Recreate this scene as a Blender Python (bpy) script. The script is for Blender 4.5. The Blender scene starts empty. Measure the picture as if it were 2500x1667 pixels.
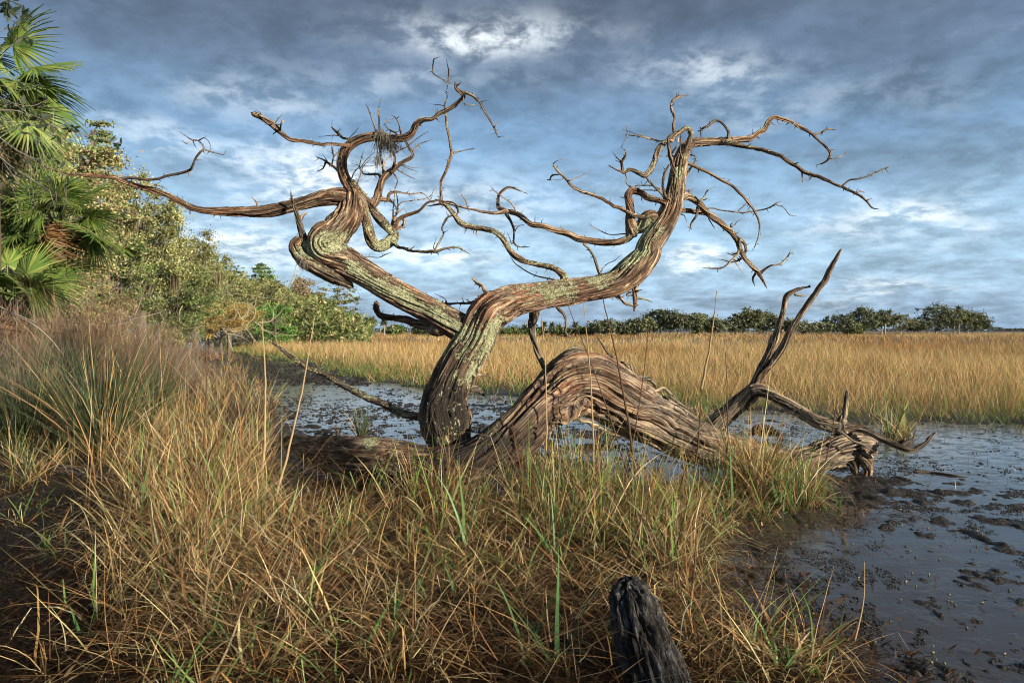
import bpy, math, random
import numpy as np
from math import radians as R

# ------------------------------------------------------------------ camera
F_PX, CU, CV, HOR = 1700.0, 1250.0, 833.5, 804.0      # photograph measures, 2500 x 1667
CAM_H = 1.6
PITCH = math.atan((CV - HOR) / F_PX)
sc = bpy.context.scene
COL = sc.collection
cam_d = bpy.data.cameras.new('camera'); cam = bpy.data.objects.new('camera', cam_d); COL.objects.link(cam)
cam.location = (0, 0, CAM_H); cam.rotation_euler = (math.pi / 2 - PITCH, 0, 0)
cam_d.sensor_width = 36; cam_d.lens = 36 * F_PX / 2500
cam_d.clip_start = 0.05; cam_d.clip_end = 6000
sc.camera = cam
sc.view_settings.view_transform = 'Standard'; sc.view_settings.look = 'None'
sc.view_settings.exposure = 0.72; sc.view_settings.gamma = 1.0; sc.view_settings.use_curve_mapping = False
sc.cycles.pixel_filter_type = 'BLACKMAN_HARRIS'; sc.cycles.filter_width = 1.05; sc.cycles.max_bounces = 5; sc.cycles.diffuse_bounces = 2; sc.cycles.transparent_max_bounces = 4

def rays(u, v):
    u = np.asarray(u, float); v = np.asarray(v, float)
    a = (u - CU) / F_PX; b = (CV - v) / F_PX
    cp, sp = math.cos(PITCH), math.sin(PITCH)
    return np.stack([a, cp + b * sp, -sp + b * cp], -1)
def W(u, v, Y):
    d = rays(u, v); t = np.asarray(Y, float) / d[..., 1]
    return d * t[..., None] + np.array([0, 0, CAM_H])
def G(u, v, z=0.0):
    d = rays(u, v); t = (z - CAM_H) / d[..., 2]
    return d * t[..., None] + np.array([0, 0, CAM_H])

# ------------------------------------------------------------------ sun and sky
SUN_AZ, SUN_EL = 128.0, 15.0           # azimuth clockwise from the view direction
to_sun = np.array([math.sin(R(SUN_AZ)) * math.cos(R(SUN_EL)), math.cos(R(SUN_AZ)) * math.cos(R(SUN_EL)), math.sin(R(SUN_EL))])
from mathutils import Vector
sl = bpy.data.lights.new('sun', 'SUN'); sl.energy = 5.0; sl.angle = R(0.6); sl.color = (1.0, 0.90, 0.74)
so = bpy.data.objects.new('sun', sl); COL.objects.link(so)
so.rotation_euler = Vector(tuple(to_sun)).to_track_quat('Z', 'Y').to_euler()

class NT:
    def __init__(s, tree): s.t = tree; s.N = tree.nodes; s.L = tree.links
    def n(s, typ, **kw):
        nd = s.N.new(typ)
        for k, v in kw.items(): setattr(nd, k, v)
        return nd
    def set(s, inp, v):
        if hasattr(v, 'is_output') or isinstance(v, bpy.types.NodeSocket): s.L.new(v, inp)
        else: inp.default_value = v
    def math(s, op, a, b=0.0, c=None, clamp=False):
        nd = s.n('ShaderNodeMath', operation=op); nd.use_clamp = clamp
        s.set(nd.inputs[0], a); s.set(nd.inputs[1], b)
        if c is not None: s.set(nd.inputs[2], c)
        return nd.outputs[0]
    def vmath(s, op, a, b=(0, 0, 0)):
        nd = s.n('ShaderNodeVectorMath', operation=op); s.set(nd.inputs[0], a); s.set(nd.inputs[1], b)
        return nd.outputs[0]
    def mix(s, f, a, b, blend='MIX'):
        nd = s.n('ShaderNodeMix', data_type='RGBA', blend_type=blend)
        s.set(nd.inputs[0], f)
        for i, v in ((6, a), (7, b)):
            s.set(nd.inputs[i], (*v, 1.0) if isinstance(v, tuple) and len(v) == 3 else v)
        return nd.outputs[2]
    def noise(s, vec, scale, detail=4, rough=0.55, dist=0.0, out=0):
        nd = s.n('ShaderNodeTexNoise'); s.set(nd.inputs['Vector'], vec)
        nd.inputs['Scale'].default_value = scale; nd.inputs['Detail'].default_value = detail
        nd.inputs['Roughness'].default_value = rough; nd.inputs['Distortion'].default_value = dist
        return nd.outputs[out]
    def ramp(s, f, lo, hi, a=0.0, b=1.0):
        nd = s.n('ShaderNodeMapRange'); s.set(nd.inputs[0], f)
        nd.inputs[1].default_value = lo; nd.inputs[2].default_value = hi
        nd.inputs[3].default_value = a; nd.inputs[4].default_value = b
        nd.interpolation_type = 'SMOOTHSTEP'
        return nd.outputs[0]
    def comb(s, x, y, z):
        nd = s.n('ShaderNodeCombineXYZ'); s.set(nd.inputs[0], x); s.set(nd.inputs[1], y); s.set(nd.inputs[2], z)
        return nd.outputs[0]

world = bpy.data.worlds.new('World'); sc.world = world; world.use_nodes = True
w = NT(world.node_tree); w.N.clear()
wo = w.n('ShaderNodeOutputWorld'); bg = w.n('ShaderNodeBackground'); w.L.new(bg.outputs[0], wo.inputs[0])
bg.inputs[1].default_value = 0.1
sky = w.n('ShaderNodeTexSky', sky_type='NISHITA'); sky.sun_disc = False
sky.sun_elevation = R(SUN_EL); sky.sun_rotation = R(SUN_AZ)
sky.air_density = 1.0; sky.dust_density = 0.6; sky.ozone_density = 1.5
tc = w.n('ShaderNodeTexCoord'); sep = w.n('ShaderNodeSeparateXYZ'); w.L.new(tc.outputs['Generated'], sep.inputs[0])
X, Yd, Z = sep.outputs
el = w.math('ARCSINE', Z); az = w.math('ARCTAN2', X, Yd)
den = w.math('ADD', w.math('MAXIMUM', Z, 0.0), 0.24)
plane = w.comb(w.math('DIVIDE', X, den), w.math('DIVIDE', Yd, den), 0.0)
wn = w.n('ShaderNodeSeparateXYZ'); w.L.new(w.noise(plane, 2.2, 5, 0.6, 0, 1), wn.inputs[0])
az2 = w.math('ADD', az, w.math('MULTIPLY', w.math('SUBTRACT', wn.outputs[0], 0.5), 0.34))
el2 = w.math('ADD', el, w.math('MULTIPLY', w.math('SUBTRACT', wn.outputs[1], 0.5), 0.12))
def blob(u, v, su, sv, amp):
    a0 = math.atan((u - CU) / F_PX); e0 = math.atan((HOR - v) / F_PX * math.cos(a0))
    sa, se = su / F_PX * math.cos(a0) ** 2, sv / F_PX
    da = w.math('MULTIPLY', w.math('SUBTRACT', az2, a0), 1 / sa); de = w.math('MULTIPLY', w.math('SUBTRACT', el2, e0), 1 / se)
    q = w.math('ADD', w.math('MULTIPLY', da, da), w.math('MULTIPLY', de, de))
    return w.math('MULTIPLY', w.math('EXPONENT', w.math('MULTIPLY', q, -1.0)), amp)
def total(lst):
    acc = None
    for b in lst:
        o = blob(*b); acc = o if acc is None else w.math('ADD', acc, o)
    return acc
BRIGHT = [(1150, 70, 210, 45, 0.75), (1260, 110, 150, 30, 0.5), (1730, 180, 190, 40, 0.45), (1000, 200, 260, 30, 0.22), (1900, 260, 260, 30, 0.2), (1650, 636, 120, 20, 1.0), (740, 425, 150, 55, 1.1),
          (560, 610, 330, 45, 0.75), (2230, 530, 190, 40, 0.8), (2150, 712, 130, 16, 0.55), (420, 330, 190, 35, 0.35),
          (1060, 625, 170, 30, 0.8), (680, 240, 150, 35, 0.3), (1100, 500, 300, 60, 0.35)]
DARK = [(430, 60, 420, 75, 0.75), (2250, 120, 330, 130, 0.85), (1400, 215, 150, 60, 0.45), (1480, 20, 300, 50, 0.6),
        (2200, 370, 330, 70, 0.5), (2250, 640, 300, 60, 0.3), (1900, 740, 500, 30, 0.25), (1000, 20, 900, 40, 0.35), (250, 200, 300, 40, 0.25), (1700, 340, 300, 40, 0.3)]
br = total(BRIGHT); dk = total(DARK)
n1 = w.noise(plane, 3.4, 8, 0.62, 0.35); n2 = w.noise(plane, 10.0, 7, 0.62, 0.2); n3 = w.noise(plane, 1.1, 4, 0.5)
# overall tone of the cloud deck by elevation (radians)
rampn = w.n('ShaderNodeValToRGB'); w.L.new(w.math('MULTIPLY', w.math('ADD', el, w.math('MULTIPLY', w.math('SUBTRACT', n1, 0.5), 0.10)), 1.6), rampn.inputs[0])
cr = rampn.color_ramp
stops = [(0.0, (0.215, 0.34, 0.52)), (0.055, (0.25, 0.385, 0.565)), (0.14, (0.33, 0.515, 0.71)), (0.28, (0.25, 0.41, 0.60)),
         (0.42, (0.165, 0.30, 0.49)), (0.60, (0.110, 0.168, 0.27)), (0.78, (0.088, 0.112, 0.155)), (1.0, (0.072, 0.088, 0.115))]
while len(cr.elements) < len(stops): cr.elements.new(0.5)
for e, (p, c) in zip(cr.elements, stops): e.position = p; e.color = (*c, 1)
deck = rampn.outputs[0]
# soft light and shade inside the deck
shade = w.math('ADD', w.ramp(n1, 0.36, 0.64, -0.19, 0.22), w.ramp(n2, 0.37, 0.63, -0.10, 0.11))
gain = w.math('ADD', 1.0, w.math('SUBTRACT', shade, w.math('MULTIPLY', dk, 0.36)))
deck = w.mix(1.0, deck, w.comb(gain, gain, gain), 'MULTIPLY')
deck = w.mix(w.math('MULTIPLY', dk, 0.35, clamp=True), deck, (0.12, 0.16, 0.235))
bm = w.math('MULTIPLY', br, w.ramp(n2, 0.37, 0.62, 0.08, 1.25), clamp=True)
bm = w.math('ADD', bm, w.math('MULTIPLY', w.ramp(n1, 0.58, 0.80), w.math('MULTIPLY', w.ramp(n2, 0.4, 0.7), 0.30)), clamp=True)
deck = w.mix(bm, deck, (0.78, 0.87, 0.95))
tenfold = w.vmath('MULTIPLY', deck, (8.5, 8.2, 7.8))
skyc = w.mix(0.92, sky.outputs[0], tenfold)
w.L.new(skyc, bg.inputs[0])

# ------------------------------------------------------------------ numpy noise
def _h(ix, iy, iz, seed):
    with np.errstate(over='ignore'):
        h = (ix.astype(np.uint32) * np.uint32(73856093)) ^ (iy.astype(np.uint32) * np.uint32(19349663)) ^ (iz.astype(np.uint32) * np.uint32(83492791)) ^ np.uint32((seed * 2654435761) & 0xffffffff)
        h ^= h >> np.uint32(13); h *= np.uint32(1274126177); h ^= h >> np.uint32(16); h *= np.uint32(2246822519); h ^= h >> np.uint32(15)
    return (h & np.uint32(0xffffff)).astype(np.float64) / 0xffffff
def vn(x, y, z=None, seed=0):
    x, y = np.broadcast_arrays(x, y)
    z = np.zeros_like(x) if z is None else np.broadcast_to(z, x.shape)
    ix, iy, iz = np.floor(x), np.floor(y), np.floor(z)
    fx, fy, fz = x - ix, y - iy, z - iz
    fx, fy, fz = (t * t * (3 - 2 * t) for t in (fx, fy, fz))
    ix, iy, iz = (t.astype(np.int64) for t in (ix, iy, iz))
    r = 0
    for a in (0, 1):
        for b in (0, 1):
            for c in (0, 1):
                r = r + _h(ix + a, iy + b, iz + c, seed) * (fx if a else 1 - fx) * (fy if b else 1 - fy) * (fz if c else 1 - fz)
    return r
def fbm(x, y, z=None, o=4, seed=0, gain=0.5):
    s = 0; a = 1; tot = 0; f = 1
    for i in range(o):
        s = s + a * vn(np.asarray(x) * f + 17.3 * i, np.asarray(y) * f - 9.1 * i, None if z is None else np.asarray(z) * f + 3.7 * i, seed + i); tot += a; a *= gain; f *= 2.03
    return s / tot
rng = np.random.default_rng(7)
random.seed(7)
def sstep(a, b, x):
    t = np.clip((np.asarray(x) - a) / (b - a), 0, 1); return t * t * (3 - 2 * t)

# ------------------------------------------------------------------ object helpers
def mesh_np(name, verts, faces, mat=None, parent=None, cols=None, vecs=None, smooth=False, colname='tint'):
    """faces: (m,k) array or list of such arrays; one linked mesh object"""
    me = bpy.data.meshes.new(name)
    fl = faces if isinstance(faces, list) else [faces]
    fl = [np.asarray(f, dtype=np.int32) for f in fl if len(f)]
    verts = np.asarray(verts, dtype=np.float32)
    me.vertices.add(len(verts)); me.vertices.foreach_set('co', verts.ravel())
    loops = np.concatenate([f.ravel() for f in fl]); cnt = np.concatenate([np.full(len(f), f.shape[1], np.int32) for f in fl])
    me.loops.add(len(loops)); me.loops.foreach_set('vertex_index', loops)
    me.polygons.add(len(cnt)); st = np.zeros(len(cnt), np.int32); st[1:] = np.cumsum(cnt)[:-1]
    me.polygons.foreach_set('loop_start', st); me.polygons.foreach_set('loop_total', cnt)
    if smooth: me.polygons.foreach_set('use_smooth', np.ones(len(cnt), bool))
    me.update(calc_edges=True)
    if cols is not None:
        a = me.attributes.new(colname, 'FLOAT_COLOR', 'POINT')
        c = np.ones((len(verts), 4), np.float32); c[:, :cols.shape[1]] = cols
        a.data.foreach_set('color', c.ravel())
    if vecs is not None:
        a = me.attributes.new('grain', 'FLOAT_VECTOR', 'POINT'); a.data.foreach_set('vector', np.asarray(vecs, np.float32).ravel())
    if mat: me.materials.append(mat)
    o = bpy.data.objects.new(name, me); COL.objects.link(o)
    if parent: o.parent = parent
    return o
def empty(name, loc):
    o = bpy.data.objects.new(name, None); COL.objects.link(o); o.location = tuple(float(c) for c in loc); o.empty_display_size = 0.2
    return o
def tag(o, label=None, cat=None, group=None, kind=None):
    if label: o['label'] = label
    if cat: o['category'] = cat
    if group: o['group'] = group
    if kind: o['kind'] = kind
    return o
def copy_thing(o, parent=None):
    c = o.copy(); COL.objects.link(c)
    if parent: c.parent = parent
    for ch in list(o.children): copy_thing(ch, c)
    return c

# ------------------------------------------------------------------ materials
def newmat(name):
    m = bpy.data.materials.new(name); m.use_nodes = True; t = NT(m.node_tree)
    b = t.N['Principled BSDF']; return m, t, b
def attr(t, name, out='Color'):
    a = t.n('ShaderNodeAttribute'); a.attribute_name = name; return a.outputs[out]
def wood_mat(name, zs=1.0, brown=(0.27, 0.145, 0.075), red=(0.43, 0.19, 0.11), grey=(0.32, 0.27, 0.215), tan=(0.68, 0.50, 0.30), bumpd=0.02):
    m, t, b = newmat(name)
    g = attr(t, 'grain', 'Vector')
    g = t.vmath('MULTIPLY', g, (1, 1, zs))
    ts = t.n('ShaderNodeSeparateColor'); t.L.new(attr(t, 'tone'), ts.inputs[0])
    ta = attr(t, 'tone', 'Alpha')
    red_, lich_, dark_ = ts.outputs[0], ts.outputs[1], ts.outputs[2]
    fine = t.noise(t.vmath('MULTIPLY', g, (1, 1, 0.05)), 150, 4, 0.65)
    mid = t.noise(t.vmath('MULTIPLY', g, (1, 1, 0.045)), 48, 5, 0.65, 0.3)
    strk = t.noise(t.vmath('MULTIPLY', g, (1, 1, 0.12)), 24, 5, 0.65, 0.3)
    low = t.noise(t.vmath('MULTIPLY', g, (1, 1, 0.25)), 9, 4, 0.6, 0.5)
    patch = t.noise(g, 3.0, 3, 0.5)
    gm = t.math('ADD', t.math('SUBTRACT', ta, 0.5), t.ramp(low, 0.35, 0.65), clamp=True)
    c = t.mix(gm, brown, grey)
    rm = t.math('MULTIPLY', red_, t.ramp(patch, 0.32, 0.55, 0.25, 1.0), clamp=True)
    c = t.mix(rm, c, red)
    c = t.mix(t.math('MULTIPLY', t.ramp(mid, 0.48, 0.66), 0.85), c, tan)
    var = t.ramp(fine, 0.28, 0.72, 0.42, 1.6)
    c = t.mix(1.0, c, t.comb(var, var, var), 'MULTIPLY')
    stain = t.math('SUBTRACT', 1.0, t.ramp(t.noise(t.vmath('MULTIPLY', g, (1, 1, 0.2)), 7, 4, 0.65, 0.6), 0.36, 0.54))
    c = t.mix(t.math('MULTIPLY', stain, 0.6), c, (0.05, 0.037, 0.030))
    crack = t.math('SUBTRACT', 1.0, t.ramp(mid, 0.36, 0.47))
    c = t.mix(t.math('MULTIPLY', crack, 0.88), c, (0.016, 0.011, 0.009))
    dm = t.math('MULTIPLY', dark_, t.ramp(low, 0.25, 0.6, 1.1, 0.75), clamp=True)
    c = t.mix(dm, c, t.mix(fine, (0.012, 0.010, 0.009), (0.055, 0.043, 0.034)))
    obj = t.n('ShaderNodeTexCoord').outputs['Object']
    ln = t.noise(obj, 34, 5, 0.7); ln2 = t.noise(obj, 7, 3, 0.5)
    lm = t.ramp(t.math('ADD', t.math('ADD', lich_, t.math('MULTIPLY', ln, 1.7)), t.math('ADD', t.math('MULTIPLY', ln2, 0.8), t.math('MULTIPLY', strk, 1.1))), 2.20, 2.30)
    lc = t.mix(t.ramp(t.noise(obj, 70, 3, 0.7), 0.36, 0.58), (0.13, 0.135, 0.06), (0.66, 0.66, 0.40))
    c = t.mix(lm, c, lc)
    t.L.new(c, b.inputs['Base Color'])
    b.inputs['Roughness'].default_value = 0.82; b.inputs['Specular IOR Level'].default_value = 0.25
    hgt = t.math('ADD', t.math('MULTIPLY', t.ramp(mid, 0.3, 0.6), 1.0), t.math('MULTIPLY', fine, 0.45))
    hgt = t.math('ADD', hgt, t.math('MULTIPLY', t.math('MULTIPLY', lm, t.noise(obj, 120, 3, 0.7)), 1.0))
    bp = t.n('ShaderNodeBump'); bp.inputs['Strength'].default_value = 1.0; bp.inputs['Distance'].default_value = bumpd
    t.L.new(hgt, bp.inputs['Height']); t.L.new(bp.outputs[0], b.inputs['Normal'])
    return m
WOOD = wood_mat('weathered_cedar_wood')
CHAR = wood_mat('charred_bark', 4.0, (0.075, 0.068, 0.064), (0.08, 0.07, 0.065), (0.11, 0.105, 0.10), (0.24, 0.23, 0.22), 0.035)
def leaf_mat(name, trans=0.35, rough=0.6, attrname='tint', spec=0.3):
    m, t, b = newmat(name)
    c = attr(t, attrname)
    t.L.new(c, b.inputs['Base Color']); b.inputs['Roughness'].default_value = rough; b.inputs['Specular IOR Level'].default_value = spec
    tr = t.n('ShaderNodeBsdfTranslucent'); t.L.new(c, tr.inputs[0])
    mx = t.n('ShaderNodeMixShader'); mx.inputs[0].default_value = trans
    t.L.new(b.outputs[0], mx.inputs[1]); t.L.new(tr.outputs[0], mx.inputs[2])
    t.L.new(mx.outputs[0], t.N['Material Output'].inputs[0])
    return m
GRASS = leaf_mat('grass_blades', 0.3, 0.6, spec=0.2)
LEAF = leaf_mat('tree_leaves', 0.3, 0.55)
FROND = leaf_mat('palm_fronds', 0.25, 0.4, spec=0.4)
TWIG, t_, b_ = newmat('twig_bark'); t_.L.new(attr(t_, 'tint'), b_.inputs['Base Color']); b_.inputs['Roughness'].default_value = 0.85
MOSS = leaf_mat('spanish_moss_strands', 0.2, 0.9)
# mud
MUD, t, b = newmat('wet_marsh_mud')
ob = t.n('ShaderNodeTexCoord').outputs['Object']
nA = t.noise(ob, 2.0, 5, 0.6); nB = t.noise(ob, 28, 5, 0.7); nC = t.noise(ob, 110, 3, 0.7)
vor = t.n('ShaderNodeTexVoronoi'); t.L.new(ob, vor.inputs['Vector']); vor.inputs['Scale'].default_value = 55
land = attr(t, 'tone')
c = t.mix(nB, (0.007, 0.006, 0.005), (0.040, 0.031, 0.024))
c = t.mix(t.math('MULTIPLY', t.ramp(nA, 0.5, 0.7), 0.5), c, (0.045, 0.034, 0.025))
ls = t.n('ShaderNodeSeparateColor'); t.L.new(land, ls.inputs[0])
c = t.mix(ls.outputs[0], c, t.mix(nB, (0.10, 0.07, 0.035), (0.24, 0.16, 0.08)))     # straw thatch under the marsh grass
t.L.new(c, b.inputs['Base Color'])
rr = t.ramp(nB, 0.35, 0.65, 0.28, 0.75); t.L.new(rr, b.inputs['Roughness'])
hb = t.math('ADD', nB, t.math('MULTIPLY', nC, 0.4)); hb = t.math('ADD', hb, t.math('MULTIPLY', vor.outputs[0], 0.35))
bp = t.n('ShaderNodeBump'); bp.inputs['Strength'].default_value = 0.9; bp.inputs['Distance'].default_value = 0.03
t.L.new(hb, bp.inputs['Height']); t.L.new(bp.outputs[0], b.inputs['Normal'])
# water: murky and shallow, so the bed below the film is not seen
WATER, t, b = newmat('murky_marsh_water')
ob = t.n('ShaderNodeTexCoord').outputs['Object']
wn_ = t.noise(t.vmath('MULTIPLY', ob, (0.6, 1.4, 1)), 3.0, 4, 0.6); wf = t.noise(ob, 22, 3, 0.6)
t.L.new(t.mix(wn_, (0.040, 0.034, 0.029), (0.068, 0.058, 0.049)), b.inputs['Base Color'])
b.inputs['IOR'].default_value = 1.40; b.inputs['Specular IOR Level'].default_value = 0.75
film = t.ramp(t.noise(ob, 5.0, 6, 0.7), 0.50, 0.60)
t.L.new(t.math('ADD', t.ramp(wf, 0.4, 0.7, 0.02, 0.12), t.math('MULTIPLY', film, 0.20)), b.inputs['Roughness'])
bp = t.n('ShaderNodeBump'); bp.inputs['Strength'].default_value = 0.3; bp.inputs['Distance'].default_value = 0.012
t.L.new(t.math('ADD', wn_, t.math('ADD', t.math('MULTIPLY', wf, 0.10), t.math('MULTIPLY', t.math('MULTIPLY', film, t.noise(ob, 60, 4, 0.7)), 0.35))), bp.inputs['Height']); t.L.new(bp.outputs[0], b.inputs['Normal'])
# ------------------------------------------------------------------ ground: bank, channel and marsh
bank_px = [(2090, 1667), (1960, 1560), (1800, 1440), (1730, 1330), (1800, 1270), (1960, 1250), (2085, 1190), (1990, 1150), (1850, 1165),
           (1700, 1190), (1560, 1175), (1400, 1120), (1240, 1120), (1100, 1110), (900, 1105), (770, 1085), (715, 1040), (655, 1000), (625, 940),
           (585, 895), (540, 870), (470, 850), (400, 843), (300, 842)]
marsh_px = [(2900, 1060), (2500, 1040), (2360, 1048), (2250, 1036), (2120, 1048), (1980, 1026), (1850, 1008), (1700, 1012), (1560, 992), (1400, 984), (1250, 972), (1150, 956), (1000, 946),
            (880, 924), (780, 898), (650, 876), (570, 863), (528, 852), (500, 843), (480, 836)]
bank_e = G(*np.array(bank_px, float).T)[:, :2]
marsh_e = G(*np.array(marsh_px, float).T)[:, :2]
bank_poly = np.vstack([[[2.6, -30], [1.9, 0.0], [1.75, 2.2]], bank_e, [[-40, 120], [-400, 400], [-400, -30]]])
marsh_poly = np.vstack([[[900, -30], [60, 6]], marsh_e, [[-38, 120], [-380, 900], [900, 900]]])
def inside(poly, x, y):
    r = np.zeros(x.shape, bool); n = len(poly)
    for i in range(n):
        x1, y1 = poly[i]; x2, y2 = poly[(i + 1) % n]
        if y1 == y2: continue
        c = ((y1 > y) != (y2 > y)) & (x < (x2 - x1) * (y - y1) / (y2 - y1) + x1)
        r ^= c
    return r
def sdist(poly, x, y):
    d = np.full(x.shape, 1e9); n = len(poly)
    for i in range(n):
        a = poly[i]; b_ = poly[(i + 1) % n]; e = b_ - a; L2 = e @ e
        tt = np.clip(((x - a[0]) * e[0] + (y - a[1]) * e[1]) / max(L2, 1e-9), 0, 1)
        d = np.minimum(d, (x - a[0] - tt * e[0]) ** 2 + (y - a[1] - tt * e[1]) ** 2)
    d = np.sqrt(d); return np.where(inside(poly, x, y), d, -d)
def ground(x, y, full=False):
    x = np.asarray(x, float); y = np.asarray(y, float)
    sb = sdist(bank_poly, x, y) + (fbm(x * 1.6, y * 1.6, o=3, seed=3) - 0.5) * 0.5
    sm = sdist(marsh_poly, x, y) + (fbm(x * 0.8, y * 0.8, o=3, seed=5) - 0.5) * 1.7
    rough = fbm(x * 5, y * 5, o=4, seed=11) - 0.5
    big = fbm(x * 0.55, y * 0.55, o=3, seed=13) - 0.5
    ch = -0.030 + rough * 0.095 + big * 0.05 + 0.018 * sstep(1.2, 0.0, -sb) - 0.012 * sstep(9, 25, y)
    ridge = 1 - np.abs(fbm(x * 9, y * 9, o=3, seed=21) * 2 - 1)
    ch = ch + 0.035 * (ridge - 0.6) * sstep(-0.06, 0.01, ch) + 0.05 * (fbm(x * 22, y * 22, o=3, seed=23) - 0.5) * sstep(-0.06, -0.01, ch)
    bk = 0.03 + 0.05 * sstep(0, 0.6, sb) + 0.06 * sstep(0.6, 3.5, sb) + rough * 0.07 + big * 0.05
    ms = 0.03 + rough * 0.05
    z = ch + (bk - ch) * sstep(-0.15, 0.25, sb)
    z = z + (ms - z) * sstep(-0.1, 0.5, sm)
    z = z + 0.0
    if full: return z, sb, sm
    return z
front = np.radians(np.linspace(-47, 47, 430)); rest = np.radians(np.linspace(47, 313, 70))[1:-1]
ang = np.concatenate([front, rest]); rad = np.concatenate([np.geomspace(0.5, 2.6, 30)[:-1], np.geomspace(2.6, 15, 380)[:-1], np.geomspace(15, 60, 150)[:-1], np.geomspace(60, 1500, 90)]); nr = len(rad)
AA, RR = np.meshgrid(ang, rad)
gx = np.sin(AA) * RR; gy = np.cos(AA) * RR
gz, gsb, gsm = ground(gx, gy, True)
gz = np.where(RR > 60, np.minimum(gz, 0.06), gz)
na = len(ang)
idx = np.arange(nr * na).reshape(nr, na); nx = np.roll(idx, -1, 1)
quads = np.stack([idx[:-1], nx[:-1], nx[1:], idx[1:]], -1).reshape(-1, 4)[:, ::-1]
gv = np.stack([gx, gy, gz], -1).reshape(-1, 3)
gv = np.vstack([gv, [[0, 0, 0.05]]]); fan = np.stack([idx[0], np.roll(idx[0], -1), np.full(na, len(gv) - 1)], -1)
tone = np.zeros((len(gv), 4), np.float32); tone[:-1, 0] = (sstep(0.3, 3.0, gsm)).ravel(); tone[:, 3] = 1
g_ob = mesh_np('ground', gv, [quads, fan[:, ::-1]], MUD, cols=tone, smooth=True, colname='tone')
tag(g_ob, 'dark wet marsh mud of the bank, channel bed and grass flat', kind='structure')
wv = []; 
wr = 0.5 * np.exp(np.linspace(0, math.log(1500 / 0.5), 40)); wa = np.radians(np.linspace(0, 360, 49))[:-1]
A2, R2 = np.meshgrid(wa, wr); wv = np.stack([np.sin(A2) * R2, np.cos(A2) * R2, np.zeros_like(A2)], -1).reshape(-1, 3)
ii = np.arange(40 * 48).reshape(40, 48); jx = np.roll(ii, -1, 1)
wq = np.stack([ii[:-1], jx[:-1], jx[1:], ii[1:]], -1).reshape(-1, 4)[:, ::-1]
wv = np.vstack([wv, [[0, 0, 0]]]); wfan = np.stack([ii[0], np.roll(ii[0], -1), np.full(48, len(wv) - 1)], -1)[:, ::-1]
w_ob = mesh_np('water', wv, [wq, wfan], WATER)
tag(w_ob, 'shallow murky channel water lying over mud', kind='structure')

# ------------------------------------------------------------------ swept wood
def catmull(P, step):
    P = np.asarray(P, float); n = len(P)
    if n == 2:
        L = np.linalg.norm(P[1, :3] - P[0, :3]); k = max(2, int(L / step) + 1)
        tt = np.linspace(0, 1, k)[:, None]; return P[0] * (1 - tt) + P[1] * tt
    Q = np.vstack([2 * P[0] - P[1], P, 2 * P[-1] - P[-2]]); out = []
    for i in range(1, n):
        p0, p1, p2, p3 = Q[i - 1], Q[i], Q[i + 1], Q[i + 2]
        st = step if np.isscalar(step) else step[i - 1]
        k = max(1, int(np.ceil(np.linalg.norm(p2[:3] - p1[:3]) / st)))
        t = (np.arange(k) / k)[:, None]
        out.append(0.5 * (2 * p1 + (p2 - p0) * t + (2 * p0 - 5 * p1 + 4 * p2 - p3) * t ** 2 + (3 * p1 - p0 - 3 * p2 + p3) * t ** 3))
    out.append(P[-1:]); return np.vstack(out)
zones = []       # (world centre, radius, lichen, red, dark, grey) : marks on the wood
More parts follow.
